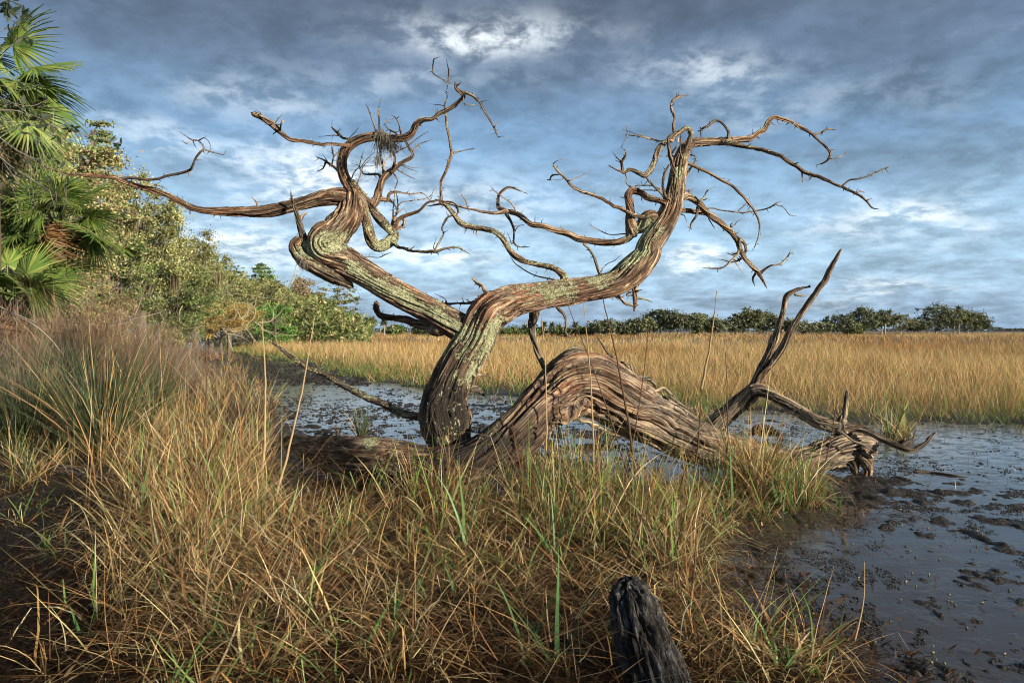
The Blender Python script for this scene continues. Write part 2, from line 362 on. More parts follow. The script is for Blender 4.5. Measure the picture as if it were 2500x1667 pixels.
def tube(pts, tone=(0.3, 0.25, 0, 0.5), flute=0.10, twist=1.2, seed=0, flare=0.0, deep=None, jag=0.0, squash=1.0, res=1.0, rnd=0.02):
    """pts rows: x y z r.  returns verts, [quads, tris], tones, grain"""
    pts = np.asarray(pts, float)
    rmax = pts[:, 3].max()
    step = np.clip(rmax * 0.2, 0.012, 0.022) / res if rmax > 0.02 else 0.035
    C = catmull(pts, step); P = C[:, :3]; r = np.maximum(C[:, 3], 0.0012)
    n = len(P)
    if n < 3:
        P = np.vstack([P[0], (P[0] + P[-1]) / 2, P[-1]]); r = np.array([r[0], (r[0] + r[-1]) / 2, r[-1]]); n = 3
    seg = np.linalg.norm(np.diff(P, axis=0), axis=1); s = np.concatenate([[0], np.cumsum(seg)])
    if rmax <= 0.09:            # thin wood wanders a little
        wob = min(rmax, 0.03) * (0.9 if rmax < 0.04 else 0.4)
        for k_, fr in ((0, 9.0), (2, 9.0)):
            P[:, k_] += (fbm(s * fr + seed * 7.7, s * 0 + k_ * 5, o=2, seed=seed) - 0.5) * wob * sstep(0, 0.1, s)
    if flare: r = r * (1 + flare * np.exp(-s / (1.6 * rmax)))
    T = np.gradient(P, axis=0); T /= np.linalg.norm(T, axis=1)[:, None] + 1e-9
    # parallel transport
    N = np.zeros_like(P); ref = np.array([0.0, 1.0, 0.0]); v = np.cross(T[0], ref)
    if np.linalg.norm(v) < 0.1: v = np.cross(T[0], [1, 0, 0])
    N[0] = v / np.linalg.norm(v)
    for i in range(1, n):
        v = N[i - 1] - T[i] * (N[i - 1] @ T[i]); N[i] = v / (np.linalg.norm(v) + 1e-9)
    if rmax > 0.12:
        for i in range(n):
            v = np.cross(T[i], ref); N[i] = v / (np.linalg.norm(v) + 1e-9)
    B = np.cross(T, N)
    m = int(np.clip(2 * math.pi * rmax / (0.009 / res), 5, 230)) if rmax > 0.02 else (6 if rmax > 0.007 else 4)
    ph = np.arange(m) / m * 2 * math.pi
    PH, S = np.meshgrid(ph, s); RR_ = r[:, None]
    tw = PH + twist * S / max(rmax * 6, 0.3)
    knots = []
    if rmax > 0.075:
        tw = tw + 0.55 * (fbm(S * 1.7 + seed, np.cos(PH) * 0.7, np.sin(PH) * 0.7, 3, seed + 40) - 0.5)
        kr = np.random.default_rng(seed + 500)
        for _ in range(int(s[-1] / 0.42) + 1):
            ks, kp = kr.uniform(0.1, 0.95) * s[-1], kr.uniform(R(150), R(330)); kz = kr.uniform(0.35, 0.7)
            rl = np.interp(ks, s, r); dphi = (PH - kp + math.pi) % (2 * math.pi) - math.pi
            da = dphi * rl / (kz * rl); db = (S - ks) / (kz * rl * 1.3); e2 = da * da + db * db
            tw = tw + 0.9 * kz * np.tanh(da * 2.5) * np.exp(-e2 * 0.7); knots.append(e2)
    cx, sx = np.cos(tw), np.sin(tw)
    disp = np.zeros_like(PH)
    if rmax > 0.018:
        k1 = 1.5
        f1 = fbm(cx * k1 + seed, sx * k1, S * 1.3, 3, seed) - 0.5
        f2 = 1 - np.abs(2 * fbm(cx * 2.6 + seed, sx * 2.6, S * 0.9, 3, seed + 5) - 1)
        gk = RR_ / 0.045
        f3 = 1 - np.abs(2 * fbm(cx * gk * 0.8 + seed, sx * gk * 0.8, S * 1.1, 3, seed + 9) - 1)
        f4 = 1 - np.abs(2 * fbm(cx * gk * 2.2 + seed, sx * gk * 2.2, S * 2.0, 2, seed + 19) - 1)
        big = min(1.0, rmax / 0.05); plate = 0.25 + 0.9 * sstep(0.40, 0.62, fbm(cx * 1.3 + seed, sx * 1.3, S * 1.6, 3, seed + 33))
        disp = RR_ * big * (flute * 2.6 * f1 - flute * 1.7 * sstep(0.80, 1.0, f2)) - plate * min(0.022, rmax * 0.15) * sstep(0.84, 0.99, f3) - min(0.010, rmax * 0.08) * sstep(0.75, 1.0, f4) - (1.25 - plate) * min(0.012, rmax * 0.09) * sstep(0.62, 0.70, fbm(cx * gk * 0.6 + seed, sx * gk * 0.6, S * 5.0, 4, seed + 29)) + rnd * 0.25 * (fbm(cx * gk * 3, sx * gk * 3, S * 12, 2, seed + 2) - 0.5) * big
    dk = np.zeros_like(PH)  # groove and hollow shade painted into the dark tone for contrast
    if rmax > 0.03: dk = 0.75 * plate * sstep(0.86, 0.98, f3) + 0.4 * sstep(0.85, 1.0, f4) + 0.5 * sstep(0.86, 1.0, f2)
    if deep:
        for (p0, wd, s0, s1, dep) in deep:      # angle, half width, from/to along (fractions), depth of radius
            L = s[-1]; dd = np.abs((PH - p0 + math.pi) % (2 * math.pi) - math.pi)
            dd = dd + 0.25 * (fbm(S * 4, S * 0 + p0, o=2, seed=31) - 0.5)
            mk = sstep(wd, wd * 0.35, dd) * sstep(s0 * L, s0 * L + 0.15, S) * sstep(s1 * L, s1 * L - 0.15, S)
            disp = disp - RR_ * dep * mk; dk = np.maximum(dk, mk * 0.9)
    rr = RR_ + disp
    for j_, e2 in enumerate(knots):
        up_k = 0.16 if j_ % 3 else -0.10
        rr = rr + RR_ * (up_k * np.exp(-e2 * 2.2) - 0.20 * np.exp(-e2 * 16)); dk = np.maximum(dk, 0.95 * np.exp(-e2 * 13))
    if jag:
        rr = rr * (1 - 0)
    off = N[:, None, :] * (np.cos(PH) * rr)[..., None] + B[:, None, :] * (np.sin(PH) * rr * squash)[..., None]
    V = P[:, None, :] + off
    if jag:
        endm = sstep(s[-1] - 3 * r[-1], s[-1], S)
        V = V + T[:, None, :] * (endm * (fbm(cx * 2.2, sx * 2.2, S * 0, 3, seed + 4) - 0.45) * jag)[..., None]
    V = V.reshape(-1, 3)
    ii = np.arange(n * m).reshape(n, m); jj = np.roll(ii, -1, 1)
    q = np.stack([ii[:-1], jj[:-1], jj[1:], ii[1:]], -1).reshape(-1, 4)
    c0, c1 = len(V), len(V) + 1
    e1 = P[-1] + T[-1] * (r[-1] * (-0.6 if jag else 0.9))
    V = np.vstack([V, P[0][None], e1[None]])
    tr = np.vstack([np.stack([ii[0], np.full(m, c0), jj[0]], -1), np.stack([ii[-1], jj[-1], np.full(m, c1)], -1)])
    grain = np.stack([cx * RR_ + seed * 3.1, sx * RR_, S], -1).reshape(-1, 3)
    grain = np.vstack([grain, grain[:1], grain[-1:]])
    tn = np.tile(np.array(tone, float), (len(V), 1))
    tn[:-2, 2] = np.maximum(tn[:-2, 2], dk.ravel())
    # the tops of limbs catch more lichen
    nz = np.concatenate([(off[..., 2] / (np.linalg.norm(off, axis=-1) + 1e-9)).ravel(), [0, 0]])
    tn[:, 1] += 0.10 * nz
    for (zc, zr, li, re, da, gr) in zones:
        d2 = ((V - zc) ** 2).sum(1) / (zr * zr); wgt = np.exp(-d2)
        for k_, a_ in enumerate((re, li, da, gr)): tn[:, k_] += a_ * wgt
    return V, [q, tr], np.clip(tn, 0, 1.2), grain, P, r, T
class Bag:
    def __init__(s): s.V = []; s.F = {}; s.T = []; s.G = []; s.n = 0
    def add(s, V, faces, T, G_):
        s.V.append(V); s.T.append(T); s.G.append(G_)
        for f in faces: s.F.setdefault(f.shape[1], []).append(np.asarray(f) + s.n)
        s.n += len(V)
    def build(s, name, mat, parent=None, origin=(0, 0, 0), smooth=True, colname='tone'):
        V = np.vstack(s.V) - np.asarray(origin)
        return mesh_np(name, V, [np.vstack(f) for f in s.F.values()], mat, parent, np.vstack(s.T), np.vstack(s.G), smooth, colname)

ORG = {'A': (0, 0), 'B': (0, 400), 'C': (550, 200), 'D': (950, 100), 'E': (1300, 200), 'F': (1550, 200), 'G': (650, 500),
       'H': (1000, 600), 'I': (600, 800), 'J': (1150, 800), 'K': (1600, 600), 'L': (1700, 850), 'M': (450, 600), 'N': (1800, 700)}
ZS = 700 / 2350.0
def Tz(*segs):
    """('C',(x,y,w),(x,y,w)...) measured in an enlarged crop -> rows u v width in photograph pixels"""
    out = []
    for sg in segs:
        o = ORG[sg[0]]
        for p in sg[1:]: out.append([o[0] + p[0] * ZS, o[1] + p[1] * ZS, p[2] * ZS] + list(p[3:]))
    return out
store = {}      # id -> (px samples (u,v), depth samples, part object, P, r)
def to3(rows, depths):
    rows = np.array([r_[:3] for r_ in rows], float); depths = np.asarray(depths, float)
    p = W(rows[:, 0], rows[:, 1], depths)
    rad_ = rows[:, 2] / 2 / F_PX * depths * 1.0
    return np.column_stack([p, rad_])
# ------------------------------------------------------------------ the dead tree
base_tree = np.array([*G(1060, 1170)[:2], 0.05])
TREE = empty('dead_tree', base_tree)
tag(TREE, 'gnarled dead cedar with twisted bare limbs rising from an arched fallen trunk', 'tree')
Z = zones
def zone(reg, x, y, depth, rpx, li=0, re=0, da=0, gr=0):
    o = ORG[reg]; u, v = o[0] + x * ZS, o[1] + y * ZS
    if rpx >= 100: depth -= 0.22; rpx *= 1.45
    Z.append((W(u, v, depth), rpx * ZS / F_PX * depth, li, re, da, gr))
# lichen bands, red heartwood, damp foot, lower shading of the log painted as dark tone
for x, y in ((700, 540), (790, 620), (880, 690), (950, 720), (1060, 750), (1130, 800), (1220, 850), (1310, 890), (1400, 940), (1480, 990), (1560, 1040)): zone('G', x + 10, y - 25, 6.58, 62, li=0.74)
for x, y in ((400, 330), (460, 290), (600, 290), (520, 310), (700, 250), (450, 390), (310, 380)): zone('G', x, y, 6.6, 75, li=0.5)
for x, y in ((1180, 1150), (1200, 1250), (1250, 1340), (1330, 1350), (1370, 1280)): zone('C', x, y, 6.9, 80, li=0.3)
for x, y in ((500, 780), (560, 720), (440, 900), (330, 1080), (680, 760), (720, 640), (620, 880), (560, 1000), (480, 1100)): zone('H', x, y, 6.6, 80, li=0.5)
for x, y in ((800, 480), (950, 400), (1050, 390), (1150, 395), (1250, 385), (1350, 400), (1300, 250), (1450, 230), (1550, 280), (1640, 200), (1750, 130), (1850, 90), (1900, 20)): zone('H', x, y, 6.7, 70, li=0.42)
for x, y in ((900, 1240), (950, 1180), (850, 1330), (780, 1450), (900, 1400), (1000, 1200), (1190, 730)): zone('E', x, y, 6.85, 80, li=0.42)
for x, y in ((1210, 1110), (1270, 1030), (1330, 1085)): zone('H', x, y, 6.30, 62, li=1.5)
zone('I', 1010, 915, 6.35, 80, li=0.9)
for x, y in ((620, 500), (600, 600), (560, 700), (520, 800), (480, 900), (650, 450)): zone('H', x, y, 6.6, 80, re=1.0)
for x, y in ((1150, 320), (1350, 330), (1500, 340), (1650, 350), (950, 340)): zone('H', x, y, 6.7, 120, re=0.9)
for x, y in ((700, 300), (900, 330), (1100, 400), (1250, 480), (1350, 560), (1450, 700), (1550, 800), (800, 380), (1000, 300)): zone('J', x, y, 6.4, 150, re=1.3)
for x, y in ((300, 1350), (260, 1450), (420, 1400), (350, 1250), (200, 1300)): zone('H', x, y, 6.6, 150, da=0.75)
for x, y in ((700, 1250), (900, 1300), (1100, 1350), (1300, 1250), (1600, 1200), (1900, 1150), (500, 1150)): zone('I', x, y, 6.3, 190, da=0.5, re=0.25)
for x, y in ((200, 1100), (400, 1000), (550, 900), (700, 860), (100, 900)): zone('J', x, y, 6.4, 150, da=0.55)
for x, y in ((640, 300), (560, 420), (850, 200), (480, 560)): zone('J', x, y, 6.6, 90, da=0.45, gr=0.4)
for x, y in ((1750, 800), (1950, 950), (2150, 1000), (1600, 640)): zone('J', x, y, 7.3, 200, gr=0.5)

def part(name, parent, rows, depths, pid, anchor=None, **kw):
    P4 = to3(rows, depths)
    if anchor is not None:
        a_, ar_ = anchor; P4 = np.vstack([[*a_, min(P4[0, 3], ar_)], P4]) if np.linalg.norm(a_ - P4[0, :3]) > 0.012 else P4
    V, Fc, Tn, Gr, P, r, T = tube(P4, **kw)
    bag = Bag(); bag.add(V, Fc, Tn, Gr)
    o = bag.build(name, WOOD, parent, base_tree)
    # projected samples for children
    ys = P[:, 1]; cp, sp = math.cos(PITCH), math.sin(PITCH)
    zc = P[:, 2] - CAM_H; fw = ys * cp - zc * sp; upc = ys * sp + zc * cp
    store[pid] = (CU + F_PX * P[:, 0] / fw, CV - F_PX * upc / fw, ys, o, P, r)
    return o
# arched fallen trunk
arch = Tz(('I', (295, 915, 90), (400, 950, 160), (550, 1010, 240), (780, 1070, 370), (1020, 1120, 470), (1280, 1180, 460), (1550, 1180, 420), (1800, 1120, 400), (2000, 1030, 400)),
          ('J', (300, 930, 400), (470, 790, 400), (640, 620, 430), (830, 490, 500), (1010, 480, 500), (1190, 570, 480), (1340, 670, 450), (1520, 770, 420), (1720, 880, 390), (1950, 980, 340), (2200, 1040, 290)),
          ('L', (560, 900, 230), (720, 930, 190)))
ad = [8.0, 7.8, 7.4, 6.85, 6.5, 6.35, 6.3, 6.3, 6.35, 6.45, 6.5, 6.6, 6.7, 6.8, 6.9, 7.0, 7.15, 7.35, 7.5, 7.6, 7.7, 7.75]
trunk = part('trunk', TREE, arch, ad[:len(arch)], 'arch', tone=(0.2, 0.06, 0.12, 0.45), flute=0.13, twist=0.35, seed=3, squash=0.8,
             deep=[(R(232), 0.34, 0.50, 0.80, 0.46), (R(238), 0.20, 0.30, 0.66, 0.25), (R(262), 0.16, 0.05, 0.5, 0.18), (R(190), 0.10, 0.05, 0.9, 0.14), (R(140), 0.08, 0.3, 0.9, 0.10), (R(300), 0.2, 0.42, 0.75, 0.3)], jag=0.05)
hump = Tz(('J', (500, 520, 60), (570, 430, 90), (660, 330, 110), (760, 250, 110), (850, 200, 110), (930, 230, 100), (1040, 290, 90), (1150, 360, 60)))
part('bark_ridge', TREE, hump, [6.95] * 8, 'hump', tone=(0.0, 0.25, 0.35, 0.9), flute=0.2, twist=0.4, seed=8)
# stem and right limb
stem = Tz(('H', (360, 1720, 300), (320, 1570, 380), (290, 1430, 450), (285, 1300, 420), (310, 1180, 360), (370, 1040, 350), (455, 900, 345), (540, 770, 335), (600, 650, 335), (680, 540, 330), (790, 480, 290), (920, 440, 255),
          (1080, 415, 235), (1300, 380, 220), (1500, 345, 205), (1680, 300, 220), (1810, 215, 245), (1930, 90, 225)),
          ('E', (960, 1330, 210), (1060, 1180, 195), (1130, 1040, 175), (1165, 900, 155), (1185, 770, 140), (1210, 640, 125), (1245, 550, 105), (1310, 500, 80), (1420, 492, 72), (1600, 488, 66), (1720, 472, 58), (1790, 465, 52), (1860, 415, 46), (1905, 385, 42), (1930, 330, 38), (1975, 292, 34)),
          ('F', (1200, 305, 32), (1280, 330, 30), (1360, 375, 28), (1450, 425, 26), (1500, 480, 24), (1560, 530, 22), (1600, 585, 20), (1580, 640, 18), (1530, 672, 12), (1475, 685, 4)))
sd = np.interp(np.arange(len(stem)), [0, 1, 7, 11, 17, 25, 33, 43], [6.6, 6.7, 6.7, 6.75, 6.85, 6.95, 7.2, 7.7])
part('limb', TREE, stem, sd, 'right', tone=(0.25, 0.18, 0.0, 0.5), flute=0.085, twist=0.5, seed=1,
     deep=[(R(200), 0.14, 0.05, 0.35, 0.16), (R(150), 0.10, 0.02, 0.30, 0.13), (R(250), 0.12, 0.28, 0.5, 0.15), (R(310), 0.12, 0.0, 0.22, 0.16)])
left = Tz(('G', (1720, 1090, 220), (1600, 1010, 250), (1420, 905, 225), (1210, 795, 220), (1000, 680, 222), (800, 560, 228), (640, 465, 245), (500, 380, 290), (480, 300, 300), (580, 215, 270), (660, 120, 250)),
          ('C', (1030, 1050, 220), (1040, 960, 185), (1035, 900, 140), (1000, 840, 112), (965, 750, 96), (955, 650, 88), (985, 560, 85), (1055, 495, 80), (1150, 458, 76), (1260, 448, 76), (1370, 458, 72), (1460, 458, 66), (1530, 425, 60), (1565, 350, 54), (1625, 312, 46), (1695, 305, 42), (1760, 260, 42), (1850, 210, 42), (1915, 165, 42), (1955, 120, 44), (1930, 80, 44), (1895, 50, 36), (1885, 5, 14)))
ld = np.interp(np.arange(len(left)), [0, 5, 9, 13, 20, 33], [6.75, 6.7, 6.7, 6.75, 6.65, 6.2])
part('limb', TREE, left, ld, 'left', tone=(0.35, 0.16, 0, 0.3), flute=0.09, twist=0.7, seed=2,
     deep=[(R(205), 0.12, 0.0, 0.45, 0.15), (R(165), 0.10, 0.1, 0.5, 0.13), (R(235), 0.12, 0.15, 0.5, 0.16), (R(120), 0.08, 0.0, 0.4, 0.10)])
knob = Tz(('G', (300, 300, 130), (255, 350, 130), (300, 430, 140), (420, 500, 150), (560, 590, 130), (700, 660, 60)))
part('limb_fold', TREE, knob, [6.7, 6.68, 6.66, 6.66, 6.68, 6.7], 'knob', tone=(0.25, 0.2, 0, 0.4), flute=0.1, twist=0.3, seed=12)
longl = Tz(('C', (1090, 1080, 110), (1030, 1000, 170), (950, 945, 160), (800, 950, 138), (600, 1000, 112), (400, 1050, 112), (200, 1062, 98), (0, 1060, 80)),
           ('B', (1700, 385, 66), (1600, 370, 60), (1500, 325, 58), (1400, 270, 56), (1300, 230, 56), (1200, 205, 54), (1100, 175, 48), (1000, 140, 46), (940, 115, 38), (850, 108, 34), (700, 95, 32), (560, 85, 27), (450, 60, 21), (350, 20, 15)), ('A', (290, 1330, 12), (150, 1240, 9), (50, 1180, 6)))
part('limb', TREE, longl, np.interp(np.arange(len(longl)), [0, 3, 8, 20, 25], [6.8, 6.7, 6.6, 6.3, 6.2]), 'long', tone=(0.42, 0.06, 0, 0.25), flute=0.1, twist=0.6, seed=4,
     deep=[(R(200), 0.12, 0, 0.5, 0.14), (R(250), 0.1, 0, 0.5, 0.12)])

# (id, attaches to, depth change to the tip, tone, rows...)   first row meets the parent
BR = (0.25, 0.10, 0, 0.45); GY = (0.1, 0.15, 0, 0.75); LI = (0.1, 0.34, 0.05, 0.5); DKW = (0.1, 0.2, 0.45, 0.6); RD = (0.6, 0.12, 0, 0.2)
specs = [
 ('b', 'low_left', 'right', 0.7, (0.05, 0.30, 0.55, 0.6), ('I', (1500, 740, 80), (1420, 728, 74), (1250, 690, 70), (1100, 612, 64), (950, 550, 60), (800, 470, 50), (650, 390, 44), (500, 320, 42), (400, 260, 38), (300, 180, 34), (230, 130, 26), (150, 90, 15), (105, 68, 5))),
 ('b', 'a_up', 'long', -0.3, GY, ('A', (1000, 1470, 34), (1080, 1460, 28), (1220, 1470, 26), (1380, 1445, 25), (1545, 1400, 24), (1580, 1370, 22), (1600, 1310, 20), (1640, 1250, 20), (1675, 1220, 18), (1650, 1170, 13), (1620, 1150, 13), (1570, 1145, 11), (1500, 1105, 7), (1415, 1055, 3))),
 ('t', None, 'a_up', 0.1, GY, ('A', (1680, 1230, 14), (1760, 1250, 11), (1835, 1265, 9), (1850, 1235, 3))),
 ('t', None, 'a_up', -0.1, GY, ('A', (1630, 1155, 12), (1670, 1130, 8), (1710, 1160, 7), (1733, 1225, 3))),
 ('t', None, 'a_up', -0.1, GY, ('A', (1580, 1146, 10), (1530, 1180, 7), (1492, 1150, 3))),
 ('t', None, 'a_up', 0.1, GY, ('A', (1580, 1150, 9), (1600, 1200, 6), (1632, 1240, 4))),
 ('t', None, 'long', 0.1, GY, ('B', (1190, 200, 10), (1260, 172, 8), (1320, 185, 6), (1373, 210, 3))),
 ('t', None, 'long', 0.0, GY, ('B', (2105, 325, 16), (2090, 305, 12), (2058, 268, 4))),
 ('b', 'nw', 'left', -0.5, BR, ('C', (1030, 520, 34), (980, 515, 30), (850, 510, 30), (720, 500, 32), (620, 480, 34), (540, 470, 36), (470, 425, 38), (400, 370, 36), (330, 320, 36), (270, 285, 38), (225, 262, 36))),
 ('b', 'nw2', 'nw', 0.05, GY, ('C', (222, 258, 26), (265, 262, 26), (330, 300, 22), (400, 335, 20), (455, 400, 14))),
 ('t', None, 'nw2', 0.1, GY, ('C', (400, 345, 12), (430, 310, 9), (472, 258, 3))),
 ('t', None, 'nw2', -0.05, GY, ('C', (450, 390, 14), (462, 330, 15), (488, 315, 4))),
 ('t', None, 'nw2', 0.0, GY, ('C', (290, 270, 12), (285, 250, 8), (245, 238, 3))),
 ('b', 'nwt', 'left', 0.3, DKW, ('C', (1050, 480, 18), (1010, 468, 18), (960, 455, 22), (920, 420, 24), (890, 395, 18), (862, 368, 5))),
 ('t', None, 'nwt', 0.2, GY, ('C', (950, 445, 12), (900, 440, 9), (850, 443, 6), (762, 450, 2))),
 ('t', None, 'nwt', -0.1, GY, ('C', (1010, 470, 11), (1050, 425, 7), (1094, 372, 3))),
 ('t', None, 'nwt', -0.1, GY, ('C', (920, 415, 10), (935, 395, 9), (948, 375, 3))),
 ('b', 'wl', 'left', 0.4, BR, ('C', (955, 760, 26), (930, 735, 22), (880, 690, 22), (830, 655, 20), (800, 638, 14), (740, 610, 4))),
 ('t', None, 'wl', 0.1, DKW, ('C', (822, 660, 16), (800, 710, 12), (745, 738, 4))),
 ('b', 'wl2', 'wl', 0.3, BR, ('C', (872, 690, 14), (885, 620, 15), (880, 560, 14), (868, 530, 6))),
 ('t', None, 'wl2', 0.2, BR, ('C', (888, 615, 11), (930, 570, 8), (985, 528, 5))),
 ('t', None, 'wl', 0.2, GY, ('C', (835, 650, 8), (815, 620, 6), (798, 590, 3))),
 ('t', None, 'left', 0.2, DKW, ('C', (1238, 420, 18), (1235, 390, 16), (1210, 320, 13), (1180, 240, 10), (1155, 178, 3))),
 ('t', None, 'left', -0.1, DKW, ('C', (1272, 430, 20), (1265, 380, 18), (1265, 310, 13), (1258, 240, 12), (1280, 128, 3))),
 ('t', None, 'left', 0.3, GY, ('C', (1410, 430, 18), (1340, 390, 13), (1308, 350, 11), (1325, 326, 7), (1390, 300, 4))),
 ('b', 'up3', 'left', -0.2, GY, ('C', (1445, 440, 16), (1420, 340, 11), (1390, 290, 9), (1360, 275, 3))),
 ('t', None, 'up3', 0.0, GY, ('C', (1405, 300, 7), (1430, 282, 4))),
 ('b', 'ua', 'left', 0.2, LI, ('C', (1110, 940, 60), (1135, 1010, 66), (1150, 1100, 76), (1170, 1200, 92), (1200, 1300, 100), (1255, 1350, 98), (1320, 1330, 100), (1375, 1270, 95), (1380, 1215, 70))),
 ('b', 'ub', 'left', 0.25, LI, ('C', (1050, 830, 50), (1085, 870, 46), (1130, 930, 52), (1185, 1000, 62), (1230, 1080, 74), (1290, 1150, 78), (1340, 1205, 72), (1375, 1240, 60))),
 ('b', 'uc', 'ub', 0.1, BR, ('C', (1195, 1010, 60), (1235, 970, 66), (1258, 890, 66), (1285, 810, 62), (1335, 755, 60), (1390, 708, 46), (1450, 665, 38), (1515, 625, 32), (1535, 590, 26), (1500, 530, 23), (1465, 470, 22))),
 ('b', 'ud', 'ua', -0.3, RD, ('C', (1370, 1220, 60), (1395, 1180, 44), (1430, 1130, 36), (1500, 1095, 32), (1580, 1068, 30), (1630, 1010, 22), (1680, 985, 18), (1760, 978, 18), (1840, 985, 14), (1900, 1010, 11), (1908, 1060, 14), (1890, 1092, 5))),
 ('t', None, 'ud', 0.1, BR, ('C', (1395, 1205, 36), (1450, 1185, 30), (1468, 1150, 22), (1442, 1120, 12))),
 ('b', 'ue', 'ua', 0.3, BR, ('C', (1370, 1200, 34), (1380, 1130, 20), (1400, 1075, 17), (1420, 1020, 13), (1455, 985, 11), (1550, 975, 10), (1620, 965, 9), (1680, 940, 8), (1705, 890, 7), (1725, 850, 3))),
 ('t', None, 'ue', 0.1, BR, ('C', (1400, 1090, 12), (1440, 1050, 9), (1490, 1030, 4))),
 ('b', 'uf', 'uc', 0.3, BR, ('C', (1270, 960, 40), (1330, 965, 34), (1360, 905, 25), (1450, 910, 15), (1540, 920, 12), (1620, 915, 10), (1680, 970, 7), (1730, 1028, 3))),
 ('t', None, 'ue', -0.1, DKW, ('C', (1368, 1170, 20), (1376, 1050, 12), (1385, 960, 9), (1388, 890, 3))),
 ('t', None, 'uf', 0.2, DKW, ('C', (1335, 965, 24), (1385, 1000, 16), (1415, 1050, 12), (1412, 960, 11), (1400, 912, 4))),
 ('b', 'uh', 'uc', 0.3, DKW, ('C', (1285, 800, 30), (1245, 755, 22), (1170, 757, 17), (1125, 740, 12), (1130, 690, 9), (1190, 628, 4))),
 ('t', None, 'uh', 0.0, GY, ('C', (1140, 690, 6), (1180, 692, 5), (1232, 685, 3))),
 ('b', 'ui', 'uc', 0.1, BR, ('C', (1300, 780, 28), (1290, 690, 20), (1272, 600, 16), (1270, 520, 12), (1266, 465, 9))),
 ('b', 'uj', 'uc', -0.1, RD, ('C', (1370, 725, 28), (1385, 650, 22), (1378, 600, 16), (1345, 555, 11))),
 ('b', 'uk', 'uc', 0.3, BR, ('C', (1300, 740, 14), (1300, 690, 10), (1325, 640, 12), (1400, 580, 10), (1490, 530, 9), (1570, 465, 8), (1665, 405, 3))),
 ('t', None, 'uc', 0.2, BR, ('C', (1535, 575, 14), (1595, 512, 9), (1712, 468, 3))),
 ('t', None, 'uc', -0.1, GY, ('C', (1405, 712, 14), (1435, 735, 11), (1490, 768, 7), (1570, 802, 3))),
 ('t', None, 'uc', 0.2, GY, ('C', (1440, 680, 9), (1500, 712, 6), (1583, 735, 3))),
 ('t', None, 'uc', 0.2, GY, ('C', (1450, 670, 8), (1520, 702, 5), (1628, 698, 2))),
 ('t', None, 'uc', -0.1, DKW, ('C', (1385, 755, 14), (1412, 800, 10), (1400, 850, 8), (1383, 882, 4))),
 ('b', 'ul', 'left', 0.5, GY, ('C', (1070, 850, 14), (1095, 800, 12), (1112, 740, 11), (1100, 700, 9), (1110, 640, 8), (1135, 558, 3))),
 ('t', None, 'ul', 0.1, GY, ('C', (1105, 710, 8), (1160, 635, 6), (1220, 575, 3))),
 ('t', None, 'left', 0.5, GY, ('C', (1030, 800, 12), (1060, 735, 10), (1095, 690, 6), (1030, 670, 3))),
 ('b', 'um', 'ua', -0.5, LI, ('C', (1350, 1300, 60), (1400, 1335, 36), (1450, 1362, 28), (1560, 1390, 28), (1680, 1385, 30), (1790, 1375, 24), (1890, 1363, 21), (1950, 1385, 16), (2005, 1420, 4))),
 ('b', 'umt', 'um', 0.1, GY, ('C', (1720, 1375, 16), (1752, 1315, 16), (1790, 1240, 12), (1772, 1200, 10), (1808, 1115, 11), (1860, 1092, 6))),
 ('t', None, 'umt', 0.0, GY, ('C', (1705, 1360, 8), (1722, 1300, 6), (1732, 1278, 3))),
 ('t', None, 'umt', -0.1, GY, ('C', (1782, 1240, 8), (1825, 1217, 4))),
 ('b', 'un', 'left', -0.2, GY, ('C', (1085, 1530, 12), (1110, 1460, 9), (1170, 1435, 9), (1260, 1437, 7), (1310, 1415, 9), (1368, 1393, 2))),
 ('t', None, 'un', 0.0, GY, ('C', (1175, 1435, 6), (1188, 1405, 3))),
 ('b', 'uo', 'left', 0.3, GY, ('G', (1050, 690, 22), (1100, 705, 16), (1180, 735, 14), (1260, 762, 12), (1340, 760, 10), (1412, 778, 3))),
 ('t', None, 'uo', -0.1, GY, ('G', (1055, 680, 18), (1046, 630, 14), (1030, 590, 3))),
 ('t', None, 'uo', 0.1, GY, ('G', (1320, 760, 6), (1315, 718, 3))),
 ('b', 'up', 'left', 0.4, (0.5, 0.2, 0.1, 0.3), ('G', (1420, 1020, 110), (1330, 1005, 90), (1200, 960, 76), (1100, 932, 64), (1000, 922, 56), (930, 900, 58), (902, 850, 60), (900, 800, 46))),
 ('b', 'stub', 'left', -0.15, GY, ('C', (690, 1370, 110), (655, 1310, 84), (625, 1230, 60), (598, 1130, 50), (570, 1040, 36), (545, 950, 24), (538, 888, 7))),
 ('t', None, 'stub', 0.1, GY, ('C', (608, 1130, 34), (638, 1092, 26), (661, 1070, 14))),
 # long arm that carries the upright twig
 ('b', 'mid', 'right', 0.3, (0.5, 0.32, 0, 0.2), ('H', (1270, 290, 70), (1255, 235, 62), (1175, 184, 54)), ('G', (2150, 470, 50), (2060, 430, 55), (1990, 360, 52), (1940, 280, 48), (1880, 225, 48), (1800, 200, 46), (1700, 185, 46), (1600, 150, 50), (1540, 80, 42), (1470, 0, 40)), ('D', (430, 1330, 34), (428, 1290, 28), (425, 1180, 24), (440, 1120, 23), (470, 1050, 25), (490, 980, 27), (515, 920, 28), (500, 850, 22), (485, 760, 22), (470, 650, 22), (465, 580, 21), (460, 530, 16), (475, 450, 15), (478, 350, 15), (485, 250, 14), (470, 155, 9))),
 ('b', 'midx', 'mid', -0.2, BR, ('D', (430, 1315, 22), (540, 1350, 15), (640, 1375, 18), (760, 1395, 21), (880, 1408, 28), (970, 1402, 42))),
 ('t', None, 'mid', 0.1, GY, ('D', (515, 920, 16), (600, 900, 9), (660, 888, 8), (705, 887, 3))),
